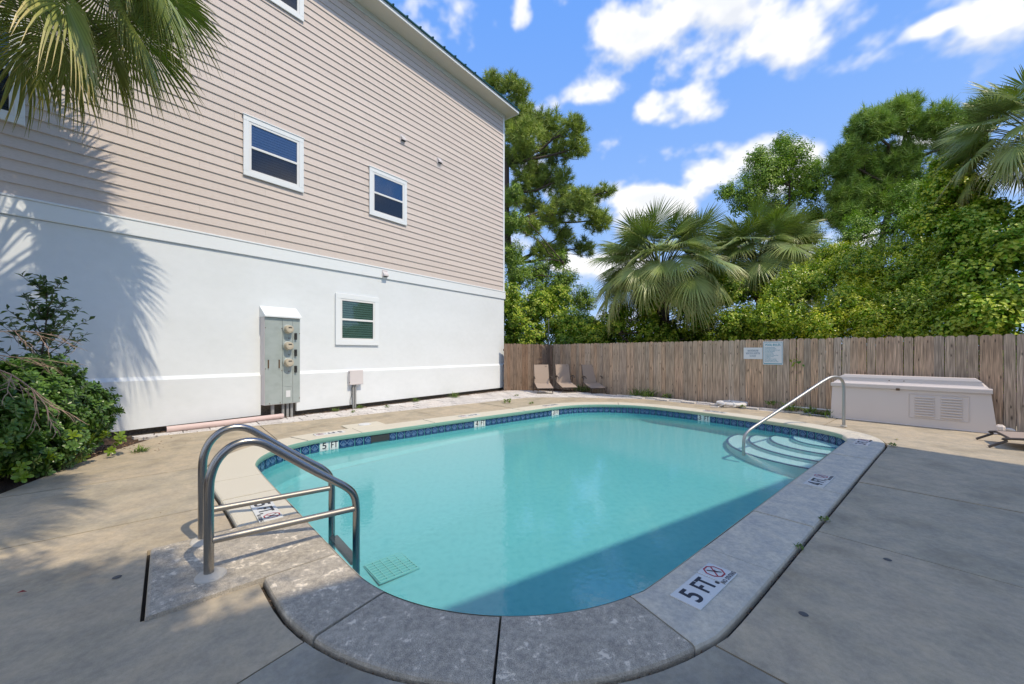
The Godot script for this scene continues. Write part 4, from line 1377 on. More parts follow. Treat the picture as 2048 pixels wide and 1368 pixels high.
# ---------------------------------------------------------------- things standing about
func lounge_chair(at: Vector3, turn: float, label: String) -> Node3D:
	var o := thing("lounge_chair", label, "lounge chair", at, turn, "tan sling lounge chairs by the fence")
	var w := 0.29
	var back := MB.new()
	var seat := MB.new()
	for k in 8:
		var u0 := k / 8.0
		var u1 := (k + 1) / 8.0
		var q := []
		var s := []
		for u in [u0, u1]:
			var sag: float = 0.025 * (4.0 * u * (1.0 - u))
			var x: float = -w + 2.0 * w * u
			q.append([Vector3(x, 0.30, -0.30 - sag), Vector3(x * 0.97, 0.99, -0.50 - sag * 0.4)])
			s.append([Vector3(x * 1.02, 0.175, 0.36), Vector3(x, 0.325 - sag, -0.27)])
		back.quad(q[0][0], q[1][0], q[1][1], q[0][1])
		seat.quad(s[0][0], s[1][0], s[1][1], s[0][1])
	part("backrest", back.mesh(), M.sling, o)
	part("seat", seat.mesh(), M.sling, o)
	for s in [-1, 1]:
		pipe("side_rail", smooth([Vector3(s * w * 1.03, 0.165, 0.38), Vector3(s * w * 1.02, 0.31, -0.27), Vector3(s * w * 1.0, 0.45, -0.345), Vector3(s * w * 0.98, 0.99, -0.505)], 4), 0.014, M.frame, o, 8)
		pipe("leg", [Vector3(s * w * 0.85, 0.175, 0.33), Vector3(s * w * 0.95, -0.02, 0.34)], 0.014, M.frame, o, 8)
		pipe("leg", smooth([Vector3(s * (w + 0.03), 0.55, -0.18), Vector3(s * (w + 0.04), 0.3, -0.3), Vector3(s * (w + 0.03), -0.02, -0.42)], 3), 0.014, M.frame, o, 8)
		pipe("armrest", smooth([Vector3(s * (w + 0.01), 0.50, -0.40), Vector3(s * (w + 0.035), 0.565, -0.25), Vector3(s * (w + 0.035), 0.55, -0.05), Vector3(s * (w + 0.02), 0.48, -0.02)], 4), [0.014, 0.016, 0.018, 0.019, 0.02, 0.02, 0.02, 0.02, 0.02, 0.019, 0.018, 0.016, 0.014], M.frame, o, 8)
	pipe("foot_bar", [Vector3(-w * 0.98, -0.01, 0.345), Vector3(w * 0.98, -0.01, 0.345)], 0.013, M.frame, o, 8)
	pipe("cross_tube", [Vector3(-w * 1.03, 0.165, 0.38), Vector3(w * 1.03, 0.165, 0.38)], 0.014, M.frame, o, 8)
	box("sewn_tag", Vector3(0.06, 0.015, 0.003), Vector3(0.18, 0.93, -0.478), M.frame, o, 0.0, Transform3D(Basis(Vector3.RIGHT, -0.28), Vector3.ZERO))
	return o

func build_things() -> void:
	lounge_chair(Vector3(1.16, 0, -14.50), 0.11, "leftmost tan sling lounge chair, fully in the sun by the fence corner")
	lounge_chair(Vector3(2.05, 0, -14.86), 0.21, "middle tan sling lounge chair striped with palm shadow")
	lounge_chair(Vector3(3.03, 0, -14.55), 0.24, "rightmost of three sling lounge chairs, standing in shade")
	# pump cover box by the fence
	var bx := thing("pump_cover", "long white fibreglass pump box with louvred front against the fence", "pump box", Vector3(8.19, 0, -8.21), -0.8790)
	# its local x runs along the fence towards the right, z towards the pool
	var L := 2.40
	var b := MB.new()
	var hz := 0.23
	var y1 := 0.70
	var f0 := [Vector3(-L / 2, -0.02, hz), Vector3(L / 2, -0.02, hz), Vector3(L / 2 - 0.075, y1, hz - 0.05), Vector3(-L / 2 + 0.02, y1, hz - 0.05)]
	var k0 := [Vector3(-L / 2, -0.02, -hz), Vector3(L / 2, -0.02, -hz), Vector3(L / 2 - 0.075, y1, -hz + 0.05), Vector3(-L / 2 + 0.02, y1, -hz + 0.05)]
	b.face(f0.duplicate(), Vector3(0, 0, 1))
	b.face(k0.duplicate(), Vector3(0, 0, -1))
	b.face([f0[0], f0[3], k0[3], k0[0]], Vector3.LEFT)
	b.face([f0[1], f0[2], k0[2], k0[1]], Vector3.RIGHT)
	part("box_body", b.mesh(), M.fibre, bx)
	box("base_lip", Vector3(L + 0.02, 0.02, 2 * hz + 0.03), Vector3(0, -0.012, 0), M.fibre, bx, 0.006)
	# lid: swept profile (z, y), narrowing at the ends
	var lid := MB.new()
	var prof := [[0.192, 0.70], [0.218, 0.705], [0.218, 0.775], [0.204, 0.79], [0.16, 0.80], [0.13, 0.83], [0.118, 0.885], [0.115, 0.915], [0.09, 0.965], [0.0, 0.975], [-0.09, 0.965], [-0.115, 0.9], [-0.16, 0.80], [-0.204, 0.79], [-0.218, 0.775], [-0.218, 0.70]]
	for i in prof.size() - 1:
		var p = prof[i]
		var q = prof[i + 1]
		var ep: float = _lid_end(p[1])
		var eq: float = _lid_end(q[1])
		var xl := -L / 2 + 0.0
		var xr := L / 2 - 0.055
		lid.quad(Vector3(xl + ep, p[1], p[0]), Vector3(xr - ep, p[1], p[0]), Vector3(xr - eq, q[1], q[0]), Vector3(xl + eq, q[1], q[0]))
	for s in [0, 1]:
		var rim := []
		for p in prof:
			var e: float = _lid_end(p[1])
			rim.append(Vector3((-L / 2 + e) if s == 0 else (L / 2 - 0.055 - e), p[1], p[0]))
		for i in range(0, 8):
			var j := rim.size() - 1 - i
			lid.face([rim[i], rim[i + 1], rim[j - 1], rim[j]], Vector3(-1 if s == 0 else 1, 0.3, 0))
	part("lid", lid.mesh(), M.fibre, bx)
	box("hasp", Vector3(0.06, 0.045, 0.03), Vector3(-0.10, 0.70, 0.215), M.rust, bx, 0.006)
	for p in [[-0.24, 0.87], [-0.02, 0.87]]:
		box("lid_rivet", Vector3(0.022, 0.014, 0.014), Vector3(p[0], p[1], 0.122), M.rust, bx, 0.003)
	var tilt := Basis(Vector3.RIGHT, -0.07)
	for s in [0, 1]:
		var cx: float = 0.28 + s * 0.36
		for k in 8:
			var lv := MB.new()
			lv.tube([Vector3(-0.145, 0, 0), Vector3(-0.13, 0, 0.004), Vector3(0.13, 0, 0.004), Vector3(0.145, 0, 0)], [0.004, 0.02, 0.02, 0.004], 8, true, 0.8)
			part("louvre", lv.mesh(), M.fibre, bx, Transform3D(tilt, Vector3(cx, 0.20 + k * 0.052, hz - 0.008 - k * 0.0037)))
	for e in [[Vector3(0.80, 0.014, 0.014), Vector3(0.46, 0.62, 0.190)], [Vector3(0.80, 0.014, 0.014), Vector3(0.46, 0.15, 0.224)], [Vector3(0.014, 0.47, 0.014), Vector3(0.06, 0.385, 0.207)], [Vector3(0.014, 0.47, 0.014), Vector3(0.86, 0.385, 0.207)]]:
		box("louvre_rim", e[0], e[1], M.fibre, bx, 0.006, Transform3D(tilt, Vector3.ZERO))
	box("foot_block", Vector3(0.12, 0.17, 0.16), Vector3(L / 2 + 0.03, 0.065, 0.16), M.fibre, bx, 0.03)
	pipe("pipe_stub", smooth([Vector3(L / 2 + 0.05, 0.06, 0.05), Vector3(L / 2 + 0.16, 0.06, 0.05), Vector3(L / 2 + 0.19, 0.0, 0.05), Vector3(L / 2 + 0.19, -0.06, 0.05)], 4), 0.032, M.pvc, bx, 12)
	# loose pipes between the ring and the box
	var lp := thing("loose_pipe", "thin white plastic pipe lying in the weeds at the fence foot", "pipe", Vector3.ZERO)
	pipe("pipe_tube", [Vector3(6.95, 0.10, -9.95), Vector3(7.62, 0.10, -9.1)], 0.022, M.pvc, lp, 10)
	var lp2 := thing("loose_pipe", "dark plastic edging strip lying before the weeds by the pump box", "pipe", Vector3.ZERO)
	pipe("pipe_tube", [Vector3(6.72, 0.0, -9.75), Vector3(7.22, 0.0, -8.98)], 0.02, M.conduit, lp2, 10)
	# life ring
	var ring_ := thing("life_ring", "white life ring lying flat on the pale pavers by the fence", "life ring", Vector3(6.02, 0.03, -10.82), 0.3)
	var rb := MB.new()
	var prof2 := []
	for k in 17:
		var a := TAU * k / 16.0
		prof2.append(Vector2(0.29 - cos(a) * 0.085, -sin(a) * -0.055))
	prof2.reverse()
	rb.lathe(prof2, 36)
	part("ring_body", rb.mesh(), M.pvc, ring_, Transform3D(Basis(), Vector3(0, 0.03, 0)))
	for k in 4:
		var a := TAU * (k + 0.4) / 4.0
		box("strap", Vector3(0.07, 0.118, 0.182), Vector3(cos(a) * 0.29, 0.03, sin(a) * 0.29), M.sign, ring_, 0.02, Transform3D(Basis(Vector3.UP, -a + PI / 2), Vector3.ZERO))
	pipe("rope", smooth([Vector3(-0.3, 0.09, 0.1), Vector3(-0.42, 0.05, 0.16), Vector3(-0.5, -0.03, 0.05), Vector3(-0.62, -0.03, 0.12), Vector3(-0.7, -0.03, -0.02)], 5), 0.012, M.pvc, ring_, 8)
	# foot of another lounge chair at the right edge
	var c := thing("lounge_chair", "tan sling chaise lounge cut off by the right edge of the picture", "lounge chair", Vector3(7.725, 0, -6.275), 0.0)
	var ex := Vector3(0.77, 0, 0.35).normalized()
	var ez := Vector3(-0.47, 0, 0.57).normalized()
	c.transform = Transform3D(Basis(Vector3(0.77, 0, 0.638), Vector3.UP, Vector3(-0.638, 0, 0.77)), Vector3(7.80, 0, -6.35))
	var sl := MB.new()
	for k in 6:
		for q in 4:
			var z0 := -0.34 + 0.17 * q
			var z1 := z0 + 0.17
			var x0 := 0.06 + 0.3 * k
			sl.quad(Vector3(x0, 0.155 + x0 * 0.05 + _sag(z1), z1), Vector3(x0 + 0.3, 0.17 + x0 * 0.05 + _sag(z1), z1), Vector3(x0 + 0.3, 0.17 + x0 * 0.05 + _sag(z0), z0), Vector3(x0, 0.155 + x0 * 0.05 + _sag(z0), z0))
	part("sling", sl.mesh(), M.sling, c)
	for s in [-1, 1]:
		pipe("side_rail", smooth([Vector3(-0.16, -0.01, s * 0.36), Vector3(0.02, 0.10, s * 0.36), Vector3(0.14, 0.15, s * 0.36), Vector3(1.9, 0.25, s * 0.36)], 4), 0.019, M.frame, c, 10)
		pipe("leg", [Vector3(1.3, 0.21, s * 0.33), Vector3(1.42, -0.02, s * 0.33)], 0.017, M.frame, c, 8)
	pipe("end_tube", [Vector3(0.06, 0.14, -0.36), Vector3(0.06, 0.14, 0.36)], 0.017, M.frame, c, 10)
	# thin pole standing behind the fence
	var po := thing("thin_pole", "thin grey pole standing behind the fence corner", "pole", Vector3(1.66, 0, -17.6))
	pipe("pole_tube", [Vector3(0, -0.05, 0), Vector3(-0.03, 2.95, 0)], [0.03, 0.022], M.conduit, po, 8)
	# small round plugs and litter on the deck
	for p in [[Vector3(1.66, 0, -2.25), "dark round plug in the shaded deck nearest the right coping"], [Vector3(2.70, 0, -2.84), "dark oval deck plug by the second joint on the right"], [Vector3(-2.62, 0, -2.62), "small dark plug in the deck left of the ladder slab"]]:
		var d := thing("deck_plug", p[1], "deck plug", p[0] + Vector3(0, -0.022, 0), 0.0, "round plugs in the concrete deck")
		var db := MB.new()
		db.lathe([Vector2(0.0, 0.004), Vector2(0.018, 0.003), Vector2(0.024, 0.0)], 16)
		part("cap", db.mesh(), plain("worn plug", lin(0.10, 0.10, 0.10), 0.8), d)
	var rl := thing("fallen_leaf", "small red fallen leaf on the shaded deck at the left", "leaf", Vector3(-3.02, -0.012, -2.44), 0.4)
	var lb := MB.new()
	leaf(lb, Vector3(-0.03, 0, 0), Vector3(1, 0.15, 0.1), Vector3(0, 1, 0.2), 0.05, 0.022)
	part("blade", lb.mesh(), M.red_leaf, rl)
	var yl := thing("fallen_leaf", "yellow-green fallen leaf on the sunny deck before the pump box", "leaf", Vector3(6.55, -0.012, -6.72), 0.8)
	var yb := MB.new()
	leaf(yb, Vector3(-0.05, 0, 0), Vector3(1, 0.1, 0), Vector3(0, 1, 0.1), 0.11, 0.04)
	part("blade", yb.mesh(), plain("yellow leaf", lin(0.30, 0.27, 0.04), 0.7), yl)

func build_litter() -> void:
	var r := RandomNumberGenerator.new()
	r.seed = 314
	var b := MB.new()
	b.col = Color(1, 1, 1)
	leaf(b, Vector3(-0.5, 0, 0), Vector3(1, 0.2, 0), Vector3.UP, 1.0, 0.45, 0.3, 0.2)
	var at := []
	var m := inner.size()
	for k in 900:
		var i := r.randi() % m
		if inner[i].y > 3.2 and inner[i].x < 9.0:
			continue
		var q := inner[i] + outward(i) * (coping_width(i) + r.randf_range(0.0, 0.024))
		at.append([ab(q.x, q.y, -0.05 + r.randf() * 0.018), r.randf_range(0.010, 0.026)])
	for k in 1100:   # mulch along the foot of the wall
		var t := pow(r.randf(), 1.6) * 10.5
		var p := CORNER + Vector3(-t, 0, 0.06 + absf(r.randfn()) * (0.10 if t > 3.0 else 0.2)).rotated(Vector3.UP, HOUSE_TURN)
		at.append([p + Vector3(0, -0.03 + r.randf() * 0.02, 0), r.randf_range(0.02, 0.055)])
	for k in 500:    # under the bush and in the bed
		at.append([Vector3(-6.15 + r.randfn() * 0.35, -0.045 + r.randf() * 0.02, -6.1 + r.randfn() * 0.35), r.randf_range(0.02, 0.06)])
	for k in 26:     # a few bits blown about the deck
		var q := Vector2(r.randf_range(-0.8, 11.0), r.randf_range(-1.5, 9.2))
		if not Geometry2D.is_point_in_polygon(q, outer_edge(0.05, 4)):
			at.append([ab(q.x, q.y, -0.012), r.randf_range(0.014, 0.03)])
	var mm := MultiMesh.new()
	mm.transform_format = MultiMesh.TRANSFORM_3D
	mm.use_colors = true
	mm.mesh = b.mesh()
	mm.instance_count = at.size()
	for k in at.size():
		var s: float = at[k][1]
		mm.set_instance_transform(k, Transform3D((Basis(Vector3.UP, r.randf() * TAU) * Basis(Vector3.RIGHT, r.randf_range(-0.5, 0.5))).scaled(Vector3.ONE * s), at[k][0]))
		mm.set_instance_color(k, Color(0.10, 0.055, 0.03).lerp(Color(0.34, 0.20, 0.11), r.randf()))
	var o := MultiMeshInstance3D.new()
	o.name = "leaf_litter"
	o.multimesh = mm
	o.material_override = M.leaf
	o.set_meta("kind", "stuff")
	tag(o, "brown leaf litter caught in the coping gap and along the wall foot", "leaf litter")
	add_child(o)

func crack(deck: Node3D, pts: Array, w: float) -> void:
	var b := MB.new()
	var s := smooth(pts, 5)
	var r := RandomNumberGenerator.new()
	r.seed = pts.size() * 13
	var last := []
	for k in s.size():
		var d: Vector3 = (s[mini(k + 1, s.size() - 1)] - s[maxi(k - 1, 0)]).normalized()
		var sd := d.cross(Vector3.UP) * w * r.randf_range(0.4, 1.0) * sin(PI * clampf((k + 0.5) / s.size(), 0.05, 0.95))
		var c: Vector3 = s[k] + Vector3(r.randfn(), 0, r.randfn()) * w * 0.8
		if last.size():
			b.face([last[0], last[1], c - sd, c + sd], Vector3.UP)
		last = [c + sd, c - sd]
	part("crack", b.mesh(), M.gap, deck)

# ---------------------------------------------------------------- plants
func leaf(b: MB, base: Vector3, dir: Vector3, up: Vector3, length: float, width: float, fold := 0.25, droop := 0.15) -> void:
	dir = dir.normalized()
	var side := dir.cross(up).normalized()
	if side.length() < 0.5:
		side = dir.cross(Vector3.RIGHT).normalized()
	var nn := side.cross(dir).normalized()
	var m := base + dir * length * 0.5 - nn * length * 0.02
	var tip := base + dir * length - nn * length * droop
	var l := m + side * width * 0.5 + nn * width * fold
	var r := m - side * width * 0.5 + nn * width * fold
	b.tri(base, m, l)
	b.tri(base, r, m)
	b.tri(m, tip, l)
	b.tri(m, r, tip)

func sprig(sd: int, count: int, reach: float, length: float, width: float, ca: Color, cb: Color, tip_c = null) -> ArrayMesh:
	var r := RandomNumberGenerator.new()
	r.seed = sd
	var b := MB.new()
	for k in count:
		var t := (k + 0.5) / count
		var base := Vector3(r.randf_range(-0.3, 0.3) * reach * (1.0 - t * 0.5), t * reach - reach * 0.4, r.randf_range(-0.3, 0.3) * reach * (1.0 - t * 0.5))
		var a := k * 2.4 + r.randf_range(-0.4, 0.4)
		var d := Vector3(cos(a), r.randf_range(-0.1, 0.9), sin(a)).normalized()
		var s := r.randf_range(0.75, 1.2)
		b.col = ca.lerp(cb, r.randf())
		if tip_c != null and t > 0.7:
			b.col = b.col.lerp(tip_c, 0.8)
		leaf(b, base, d, Vector3(r.randf_range(-0.4, 0.4), 1, r.randf_range(-0.4, 0.4)), length * s, width * s, r.randf_range(0.1, 0.35), r.randf_range(0.0, 0.3))
	return b.mesh()

func whorl(sd: int, ca: Color, cb: Color) -> ArrayMesh:
	var r := RandomNumberGenerator.new()
	r.seed = sd
	var b := MB.new()
	for k in 11:
		var a := k * 2.4 + r.randf_range(-0.2, 0.2)
		var e := lerpf(0.95, 0.0, k / 10.0)
		var d := Vector3(cos(a) * cos(e), sin(e), sin(a) * cos(e)).normalized()
		var side := d.cross(Vector3.UP).normalized()
		var nn := side.cross(d)
		var ln := r.randf_range(0.055, 0.085) * (0.7 if k < 3 else 1.0)
		b.col = ca.lerp(cb, r.randf())
		var o := Vector3(0, -0.004 * k, 0)
		# obovate blade in five stations
		var st := [[0.0, 0.05], [0.35, 0.16], [0.68, 0.26], [0.9, 0.2], [1.0, 0.03]]
		for q in 4:
			var p0: Vector3 = o + d * ln * st[q][0] - nn * ln * 0.12 * st[q][0] * st[q][0]
			var p1: Vector3 = o + d * ln * st[q + 1][0] - nn * ln * 0.12 * st[q + 1][0] * st[q + 1][0]
			var w0: float = ln * st[q][1]
			var w1: float = ln * st[q + 1][1]
			b.quad(p0, p1, p1 + side * w1 + nn * w1 * 0.2, p0 + side * w0 + nn * w0 * 0.2)
			b.quad(p0 - side * w0 + nn * w0 * 0.2, p1 - side * w1 + nn * w1 * 0.2, p1, p0)
	return b.mesh()

func tuft(sd: int, needles: int, length: float, width: float) -> ArrayMesh:
	var r := RandomNumberGenerator.new()
	r.seed = sd
	var b := MB.new()
	for k in needles:
		var a := k * 2.4
		var e := r.randf_range(-0.15, 1.35)
		var d := Vector3(cos(a) * cos(e), sin(e), sin(a) * cos(e)).normalized()
		var s := d.cross(Vector3(r.randf() - 0.5, r.randf() - 0.5, r.randf() - 0.5)).normalized() * width * 0.5
		var o := Vector3(0, r.randf_range(-0.5, 0.3) * length, 0)
		b.col = Color(0.17, 0.26, 0.07).lerp(Color(0.33, 0.41, 0.11), r.randf())
		var l := length * r.randf_range(0.8, 1.15)
		b.tri(o - s, o + s, o + d * l + Vector3(0, -0.02, 0))
	return b.mesh()

func scatter(called: String, parent: Node3D, mesh: Mesh, mat: Material, lumps: Array, count: int, smin: float, smax: float, sd: int, tints: Array, shell := 0.35, zr := 1.0, low := 0.05, up_bias := 0.6) -> void:
	var r := RandomNumberGenerator.new()
	r.seed = sd
	var total := 0.0
	for l in lumps:
		total += l[3] * l[3]
	var mm := MultiMesh.new()
	mm.transform_format = MultiMesh.TRANSFORM_3D
	mm.use_colors = true
	mm.mesh = mesh
	mm.instance_count = count
	var i := 0
	var patch := noise(0.9, sd + 5, 2)
	while i < count:
		var pick := r.randf() * total
		var l: Array = lumps[0]
		for q in lumps:
			pick -= q[3] * q[3]
			l = q
			if pick <= 0.0:
				break
		var d := Vector3(r.randfn(), r.randfn(), r.randfn()).normalized()
		var rad: float = l[3] * pow(r.randf(), shell) * (0.82 + 0.3 * patch.get_noise_3dv(d * 2.2 + Vector3(l[0], l[1], l[2]) * 3.0))
		var p := Vector3(l[0], l[1], l[2]) + d * rad * Vector3(1, 0.92, zr)
		if p.y < low:
			p.y = low + r.randf() * 0.2
		var up := (d + Vector3.UP * up_bias + Vector3(r.randf_range(-0.6, 0.6), r.randf_range(-0.3, 0.3), r.randf_range(-0.6, 0.6))).normalized()
		var bs := Basis(Quaternion(Vector3.UP, up)) * Basis(Vector3.UP, r.randf() * TAU)
		var s := r.randf_range(smin, smax)
		mm.set_instance_transform(i, Transform3D(bs.scaled(Vector3.ONE * s), p))
		var g: float = clampf(0.5 + 0.55 * patch.get_noise_3dv(p * 0.9) + r.randf_range(-0.28, 0.28), 0.0, 1.0)
		mm.set_instance_color(i, (tints[0] as Color).lerp(tints[1], g))
		i += 1
	var o := MultiMeshInstance3D.new()
	o.multimesh = mm
	o.material_override = mat
	o.name = called if not parent.has_node(NodePath(called)) else called + "_%03d" % sd
	o.set_meta("kind", "stuff")
	parent.add_child(o)

func limb(b: MB, from: Vector3, to: Vector3, r0: float, r1: float, sd: int, sag := 0.0) -> Array:
	var r := RandomNumberGenerator.new()
	r.seed = sd
	var l := from.distance_to(to)
	var pts := [from]
	for k in range(1, 4):
		var t := k / 4.0
		pts.append(from.lerp(to, t) + Vector3(r.randf_range(-1, 1), r.randf_range(-0.6, 0.6), r.randf_range(-1, 1)) * l * 0.05 - Vector3(0, sag * sin(PI * t), 0))
	pts.append(to)
	var s := smooth(pts, 2)
	var rad := []
	for k in s.size():
		rad.append(lerpf(r0, r1, float(k) / (s.size() - 1)))
	b.tube(s, rad, 7, false)
	return s

func jitter(lumps: Array, sd: int, amount: float) -> Array:
	var r := RandomNumberGenerator.new()
	r.seed = sd
	var o := []
	for l in lumps:
		o.append([l[0], l[1], l[2] + r.randf_range(-amount, amount), l[3]])
	return o

func tree(called: String, label: String, category: String, foot: Vector3, lumps: Array, height: float, trunk_r: float, sd: int, group := "") -> Node3D:
	var o := thing(called, label, category, foot, 0.0, group)
	var tb := MB.new()
	var top := Vector3(lumps[0][0] - foot.x, height, lumps[0][2] - foot.z)
	var spine := limb(tb, Vector3(0, -0.1, 0), top, trunk_r, trunk_r * 0.25, sd)
	part("trunk", tb.mesh(), M.bark, o)
	var bb := MB.new()
	var r := RandomNumberGenerator.new()
	r.seed = sd + 1
	for l in lumps:
		var c := Vector3(l[0], l[1], l[2]) - foot
		var best: Vector3 = spine[1]
		for s in spine:
			if absf(s.y - (c.y - 0.25 * Vector2(c.x - s.x, c.z - s.z).length())) < absf(best.y - (c.y - 0.25 * Vector2(c.x - best.x, c.z - best.z).length())):
				best = s
		if best.distance_to(c) < 0.2:
			continue
		var path := limb(bb, best, c, trunk_r * 0.36, trunk_r * 0.10, sd + int(c.y * 10), 0.1)
		for k in 5:
			var d := Vector3(r.randfn(), r.randfn() * 0.6 + 0.2, r.randfn()).normalized()
			var st: Vector3 = path[path.size() - 1 - (k % 4)]
			limb(bb, st, c + d * l[3] * 0.85, trunk_r * 0.10, trunk_r * 0.03, sd + k * 7)
	part("branches", bb.mesh(), M.bark, o)
	return o

func shift(lumps: Array, foot: Vector3) -> Array:
	var o := []
	for l in lumps:
		o.append([l[0] - foot.x, l[1] - foot.y, l[2] - foot.z, l[3]])
	return o

# costapalmate fan leaf: a petiole and a blade of pleated segments with hanging tips
func frond_mesh(sd: int, elev: float, petiole: float, radius: float, age: float, droop: float, bend := 0.0) -> ArrayMesh:
	var r := RandomNumberGenerator.new()
	r.seed = sd
	var b := MB.new()
	var green := Color(0.25, 0.345, 0.10).lerp(Color(0.33, 0.36, 0.085), age)
	var tipc := Color(0.52, 0.46, 0.17).lerp(Color(0.72, 0.56, 0.24), age)
	# petiole
	var pts := []
	var rad := []
	for k in 7:
		var t := k / 6.0
		var e := elev - 0.55 * t * t
		pts.append((pts[-1] if k else Vector3.ZERO) + Vector3(cos(e), sin(e), 0) * (petiole / 6.0 if k else 0.0))
		rad.append(lerpf(0.026, 0.012, t))
	b.col = Color(0.15, 0.19, 0.06)
	b.tube(pts, rad, 6, false, 0.6)
	var hub: Vector3 = pts[-1]
	var ax: Vector3 = (pts[-1] - pts[-2]).normalized()
	ax = ax.rotated(Vector3(0, 0, 1), -bend)
	var side := Vector3(0, 0, 1)
	var nn := side.cross(ax).normalized()   # up side of the blade
	if nn.y < 0.0:
		nn = -nn
	var seg := 52
	var spread := 2.05
	for k in seg:
		var f := (k + 0.5) / seg * 2.0 - 1.0
		var phi := f * spread
		var half := spread / seg
		var along := 0.34 * (1.0 - absf(f)) * radius * 0.6      # the midrib runs on into the blade
		var root := hub + ax * along - Vector3(0, along * 0.18, 0)
		var ln := radius * (1.0 - 0.22 * f * f) * r.randf_range(0.9, 1.08) - along * 0.6
		var dir := ax * cos(phi) + side * sin(phi)
		# blade folds down on both sides of the midrib
		dir = (dir - nn * 0.32 * absf(sin(phi)) + nn * 0.10).normalized()
		var lat := (ax * -sin(phi) + side * cos(phi)).normalized()
		var dr := droop * r.randf_range(0.7, 1.4)
		var twist := r.randf_range(-0.05, 0.05)
		var prev_l := root
		var prev_m := root
		var prev_r := root
		var prev_c := green
		var age_k := clampf(age + r.randf_range(-0.35, 0.35), 0.0, 1.0)
		var shade := r.randf_range(0.8, 1.2)
		for q in range(1, 7):
			var t := q / 6.0
			var hang := maxf(0.0, t - 0.38) / 0.62
			var p := root + dir * ln * t * (1.0 - 0.18 * dr * hang * hang) + Vector3(0, -1, 0) * dr * ln * 0.55 * hang * hang + lat * twist * hang
			var w: float = ln * t * tan(half) if t <= 0.55 else lerpf(ln * 0.55 * tan(half), 0.001, pow((t - 0.55) / 0.45, 0.8))
			var pl := p + lat * w
			var pr := p - lat * w
			var pm := p + nn * w * 0.8
			b.col = (green * shade).lerp(tipc * lerpf(0.7, 1.0, age_k), clampf(pow(t, 3.4) * (0.35 + age_k), 0.0, 1.0))
			_strip(b, prev_l, prev_m, prev_r, pl, pm, pr, nn)
			prev_l = pl
			prev_m = pm
			prev_r = pr
	return b.mesh()

func _strip(b: MB, l0: Vector3, m0: Vector3, r0: Vector3, l1: Vector3, m1: Vector3, r1: Vector3, up: Vector3) -> void:
	b.face([l0, m0, m1], up)
	b.face([l0, m1, l1], up)
	b.face([m0, r0, r1], up)
	b.face([m0, r1, m1], up)

var fronds := []

func make_fronds() -> void:
	# from spear-upright to old and hanging
	for s in [[1.3, 0.0, 0.10, 0.05], [1.05, 0.02, 0.2, 0.2], [0.85, 0.05, 0.28, 0.4], [0.6, 0.10, 0.38, 0.65], [0.35, 0.18, 0.48, 0.75], [0.05, 0.34, 0.6, 0.7], [-0.4, 0.65, 0.8, 0.5]]:
		var pair := []
		for k in 2:
			pair.append(frond_mesh(900 + fronds.size() * 7 + k, s[0], 1.32, 0.86, s[1], s[2], s[3]))
		fronds.append(pair)

func palm(label: String, heart: Vector3, trunk_r: float, scale_: float, count: int, sd: int, trunk := true) -> Node3D:
	var foot := Vector3(heart.x, 0, heart.z)
	var o := thing("cabbage_palm", label, "palm", foot, 0.0, "cabbage palms round the pool")
	var r := RandomNumberGenerator.new()
	r.seed = sd
	if trunk:
		var tb := MB.new()
		var pts := []
		var rad := []
		var nk := int(heart.y * 5.0)
		for k in nk + 1:
			var t := float(k) / nk
			pts.append(Vector3(0.10 * sin(t * 2.0), -0.1 + t * (heart.y + 0.05), 0.06 * sin(t * 3.0)))
			rad.append(trunk_r * (1.0 + 0.10 * (k % 2)) * (1.15 - 0.2 * t))
		tb.tube(pts, rad, 12, true)
		var tr := part("trunk", tb.mesh(), M.bark, o)
		# old leaf bases crisscross under the crown
		var bt := MB.new()
		for k in 46:
			var a := k * 2.4
			var y := heart.y - 1.5 + k * 0.032
			var d := Vector3(cos(a), 0, sin(a))
			bt.tube([d * trunk_r * 0.8 + Vector3(0, y, 0), d * trunk_r * 1.3 + Vector3(0, y + 0.2, 0), d * trunk_r * 1.75 + Vector3(0, y + 0.42, 0)], [0.055, 0.045, 0.03], 5, true, 0.5)
		part("leaf_bases", bt.mesh(), M.boot, tr)
	for k in count:
		var t := (k + 0.5) / count
		var yaw := k * 2.39996 + r.randf_range(-0.25, 0.25)
		var lv := clampi(int(pow(t, 1.15) * 5.9 + r.randf_range(-0.6, 0.6)), 0, 6)
		var m: ArrayMesh = fronds[lv][r.randi() % 2]
		var bs := Basis(Vector3.UP, yaw) * Basis(Vector3.RIGHT, r.randf_range(-0.45, 0.45)) * Basis(Vector3.BACK, r.randf_range(-0.14, 0.14))
		part("frond", m, M.palm, o, Transform3D(bs.scaled(Vector3.ONE * scale_ * r.randf_range(0.85, 1.12)), Vector3(0, heart.y - 0.25 * t, 0)))
	return o

func weed(kind: int, at: Vector3, s: float, label: String) -> void:
	var o := thing("weed", label, "weed", at, 0.0, "weeds growing in the paving joints")
	var b := MB.new()
	var r := RandomNumberGenerator.new()
	r.seed = int(absf(at.x) * 100 + absf(at.z) * 37)
	for k in (70 if kind == 0 else 24):
		var a := r.randf() * TAU
		var e := r.randf_range(0.3, 1.3)
		var d := Vector3(cos(a) * cos(e), sin(e), sin(a) * cos(e))
		b.col = Color(0.10, 0.19, 0.03).lerp(Color(0.20, 0.27, 0.05), r.randf())
		var base := Vector3(r.randf_range(-1, 1), 0, r.randf_range(-1, 1)) * 0.45 * s
		if kind == 0:
			leaf(b, base, d, Vector3.UP, s * r.randf_range(0.6, 1.15), s * 0.085, 0.1, 0.3)
		else:
			leaf(b, base + Vector3(0, r.randf() * 0.4 * s, 0), d, Vector3.UP, s * 0.42, s * 0.26, 0.2, 0.2)
	part("leaves", b.mesh(), M.leaf, o)

